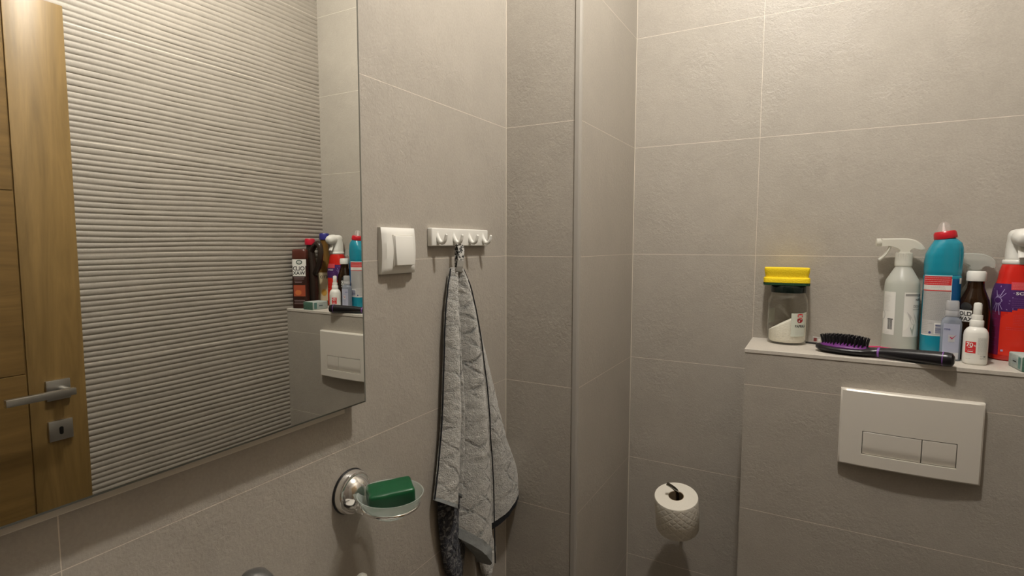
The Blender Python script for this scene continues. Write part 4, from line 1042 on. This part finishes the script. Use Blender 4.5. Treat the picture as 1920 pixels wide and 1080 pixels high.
link('cushion', bm, mat('purple_rubber', (0.130, 0.022, 0.170), 0.4), hb_)
for x, w in ((.1235, .0022), (.2330, .0010)):
    r_ = .0120 if x < .2 else .0141; zc = .0120 if x < .2 else .0148; rzz = .0105 if x < .2 else .0146
    bm = bmesh.new(); rg = []
    for dx, k in ((-w, .96), (-w*.6, 1.02), (w*.6, 1.02), (w, .96)): rg.append([bm.verts.new((x+dx, r_*k*math.cos(2*PI*i/28), max(.0003, zc + rzz*k*math.sin(2*PI*i/28)))) for i in range(28)])
    for a, b in zip(rg, rg[1:]):
        for i in range(28): bm.faces.new((a[i], a[(i+1) % 28], b[(i+1) % 28], b[i]))
    bm.faces.new(rg[0]); bm.faces.new(rg[-1])
    link('purple_band', bm, mat('violet_plastic', (0.22, 0.08, 0.36), 0.35), hb_)
bm = bmesh.new(); tube(bm, [(0, 0, 0), (0, 0, .008), (0, 0, .0185)], [.0014, .0013, .0012], 8)
bmesh.ops.create_uvsphere(bm, u_segments=8, v_segments=6, radius=.0016, matrix=Matrix.Translation((0, 0, .0187)))
br0 = link('bristle', bm, M_hb, hb_); first = True; cnt = 0
for i in range(14):
    x = .0155 + i*.0066
    for j in range(-3, 4):
        y = j*.0068 + (.0034 if i % 2 else 0)
        e = ((x-.058)/.0475)**2 + (y/.0245)**2
        if e > 1: continue
        z = .0165 + .0075*math.sqrt(max(0, 1-((x-.058)/.050)**2-(y/.0265)**2)) - .0006
        o = br0 if first else br0.copy()
        if not first: sc.collection.objects.link(o); o.parent = hb_
        first = False; cnt += 1
        o.location = (x, y, z); o.rotation_euler = (-y*6 + random.uniform(-.05, .05), (x-.058)*5 + random.uniform(-.05, .05), 0)

# black stick, pink clip and small packet behind the brush
bm = bmesh.new(); tube(bm, [(-.040, 0, .0030), (.0, 0, .0032), (.062, 0, .0032)], [.0020, .0028, .0030], 12)
st = link('makeup_pencil', bm, M_black); st.location = (0.024, 1.5000, ZS); st.rotation_euler = (0, 0, -0.30)
tag(st, 'thin black stick lying between the glass jar and the hair brush', 'pencil')
pc = thing('hair_clip', 'pink patterned hair clip lying behind the brush handle', 'hair clip', (0.1330, 1.4700, ZS), -0.12)
bm = bmesh.new(); box(bm, -.030, .030, -.006, .006, 0, .0085, .003, 2); link('clip_body', bm, mark_mat('pink_pattern', (0.42, 0.030, 0.10), (0.55, 0.30, 0.34), 150), pc)
bm = bmesh.new(); tube(bm, [(-.028, 0, .0095), (0, 0, .0120), (.028, 0, .0095)], .0018, 8); link('spring_bar', bm, mat('clip_pink', (0.50, 0.04, 0.12), 0.4), pc)
pk = thing('small_packet', 'tiny clear packet with a dark red mark propped against the wall beside the jar', 'packet', (0.0105, 1.5330, ZS), 0.05)
bm = B(-.010, .010, -.0020, .0020, 0, .0150, .0008, 1); link('wrapper', bm, veil('clear_wrap', (0.66, 0.62, 0.58), 0.45, 0.2), pk)
label('print', lambda u, z, off: Vector((u, -.0021-off, z)), [('r', -.008, .004, -.001, .0125, 0, 1), ('r', .002, .004, .007, .0115, 1, 1)], [mat('packet_maroon', (0.20, 0.04, 0.04), 0.5), K_lgrey], pk)

# ------------------------------------------------------------------ ceiling lamp (its bulb is the room's light)
cl_ = thing('ceiling_lamp', 'small round ceiling lamp base above the room, out of the picture', 'ceiling lamp', (LAMP[0], LAMP[1], ZC))
link('canopy', L_([(0, 0), (.055, 0), (.055, -.008), (.048, -.018), (.020, -.024), (0, -.024)], 40), M_white, cl_)
link('socket', L_([(0, -.024), (.017, -.024), (.017, -.050), (0, -.050)], 28), M_white2, cl_)
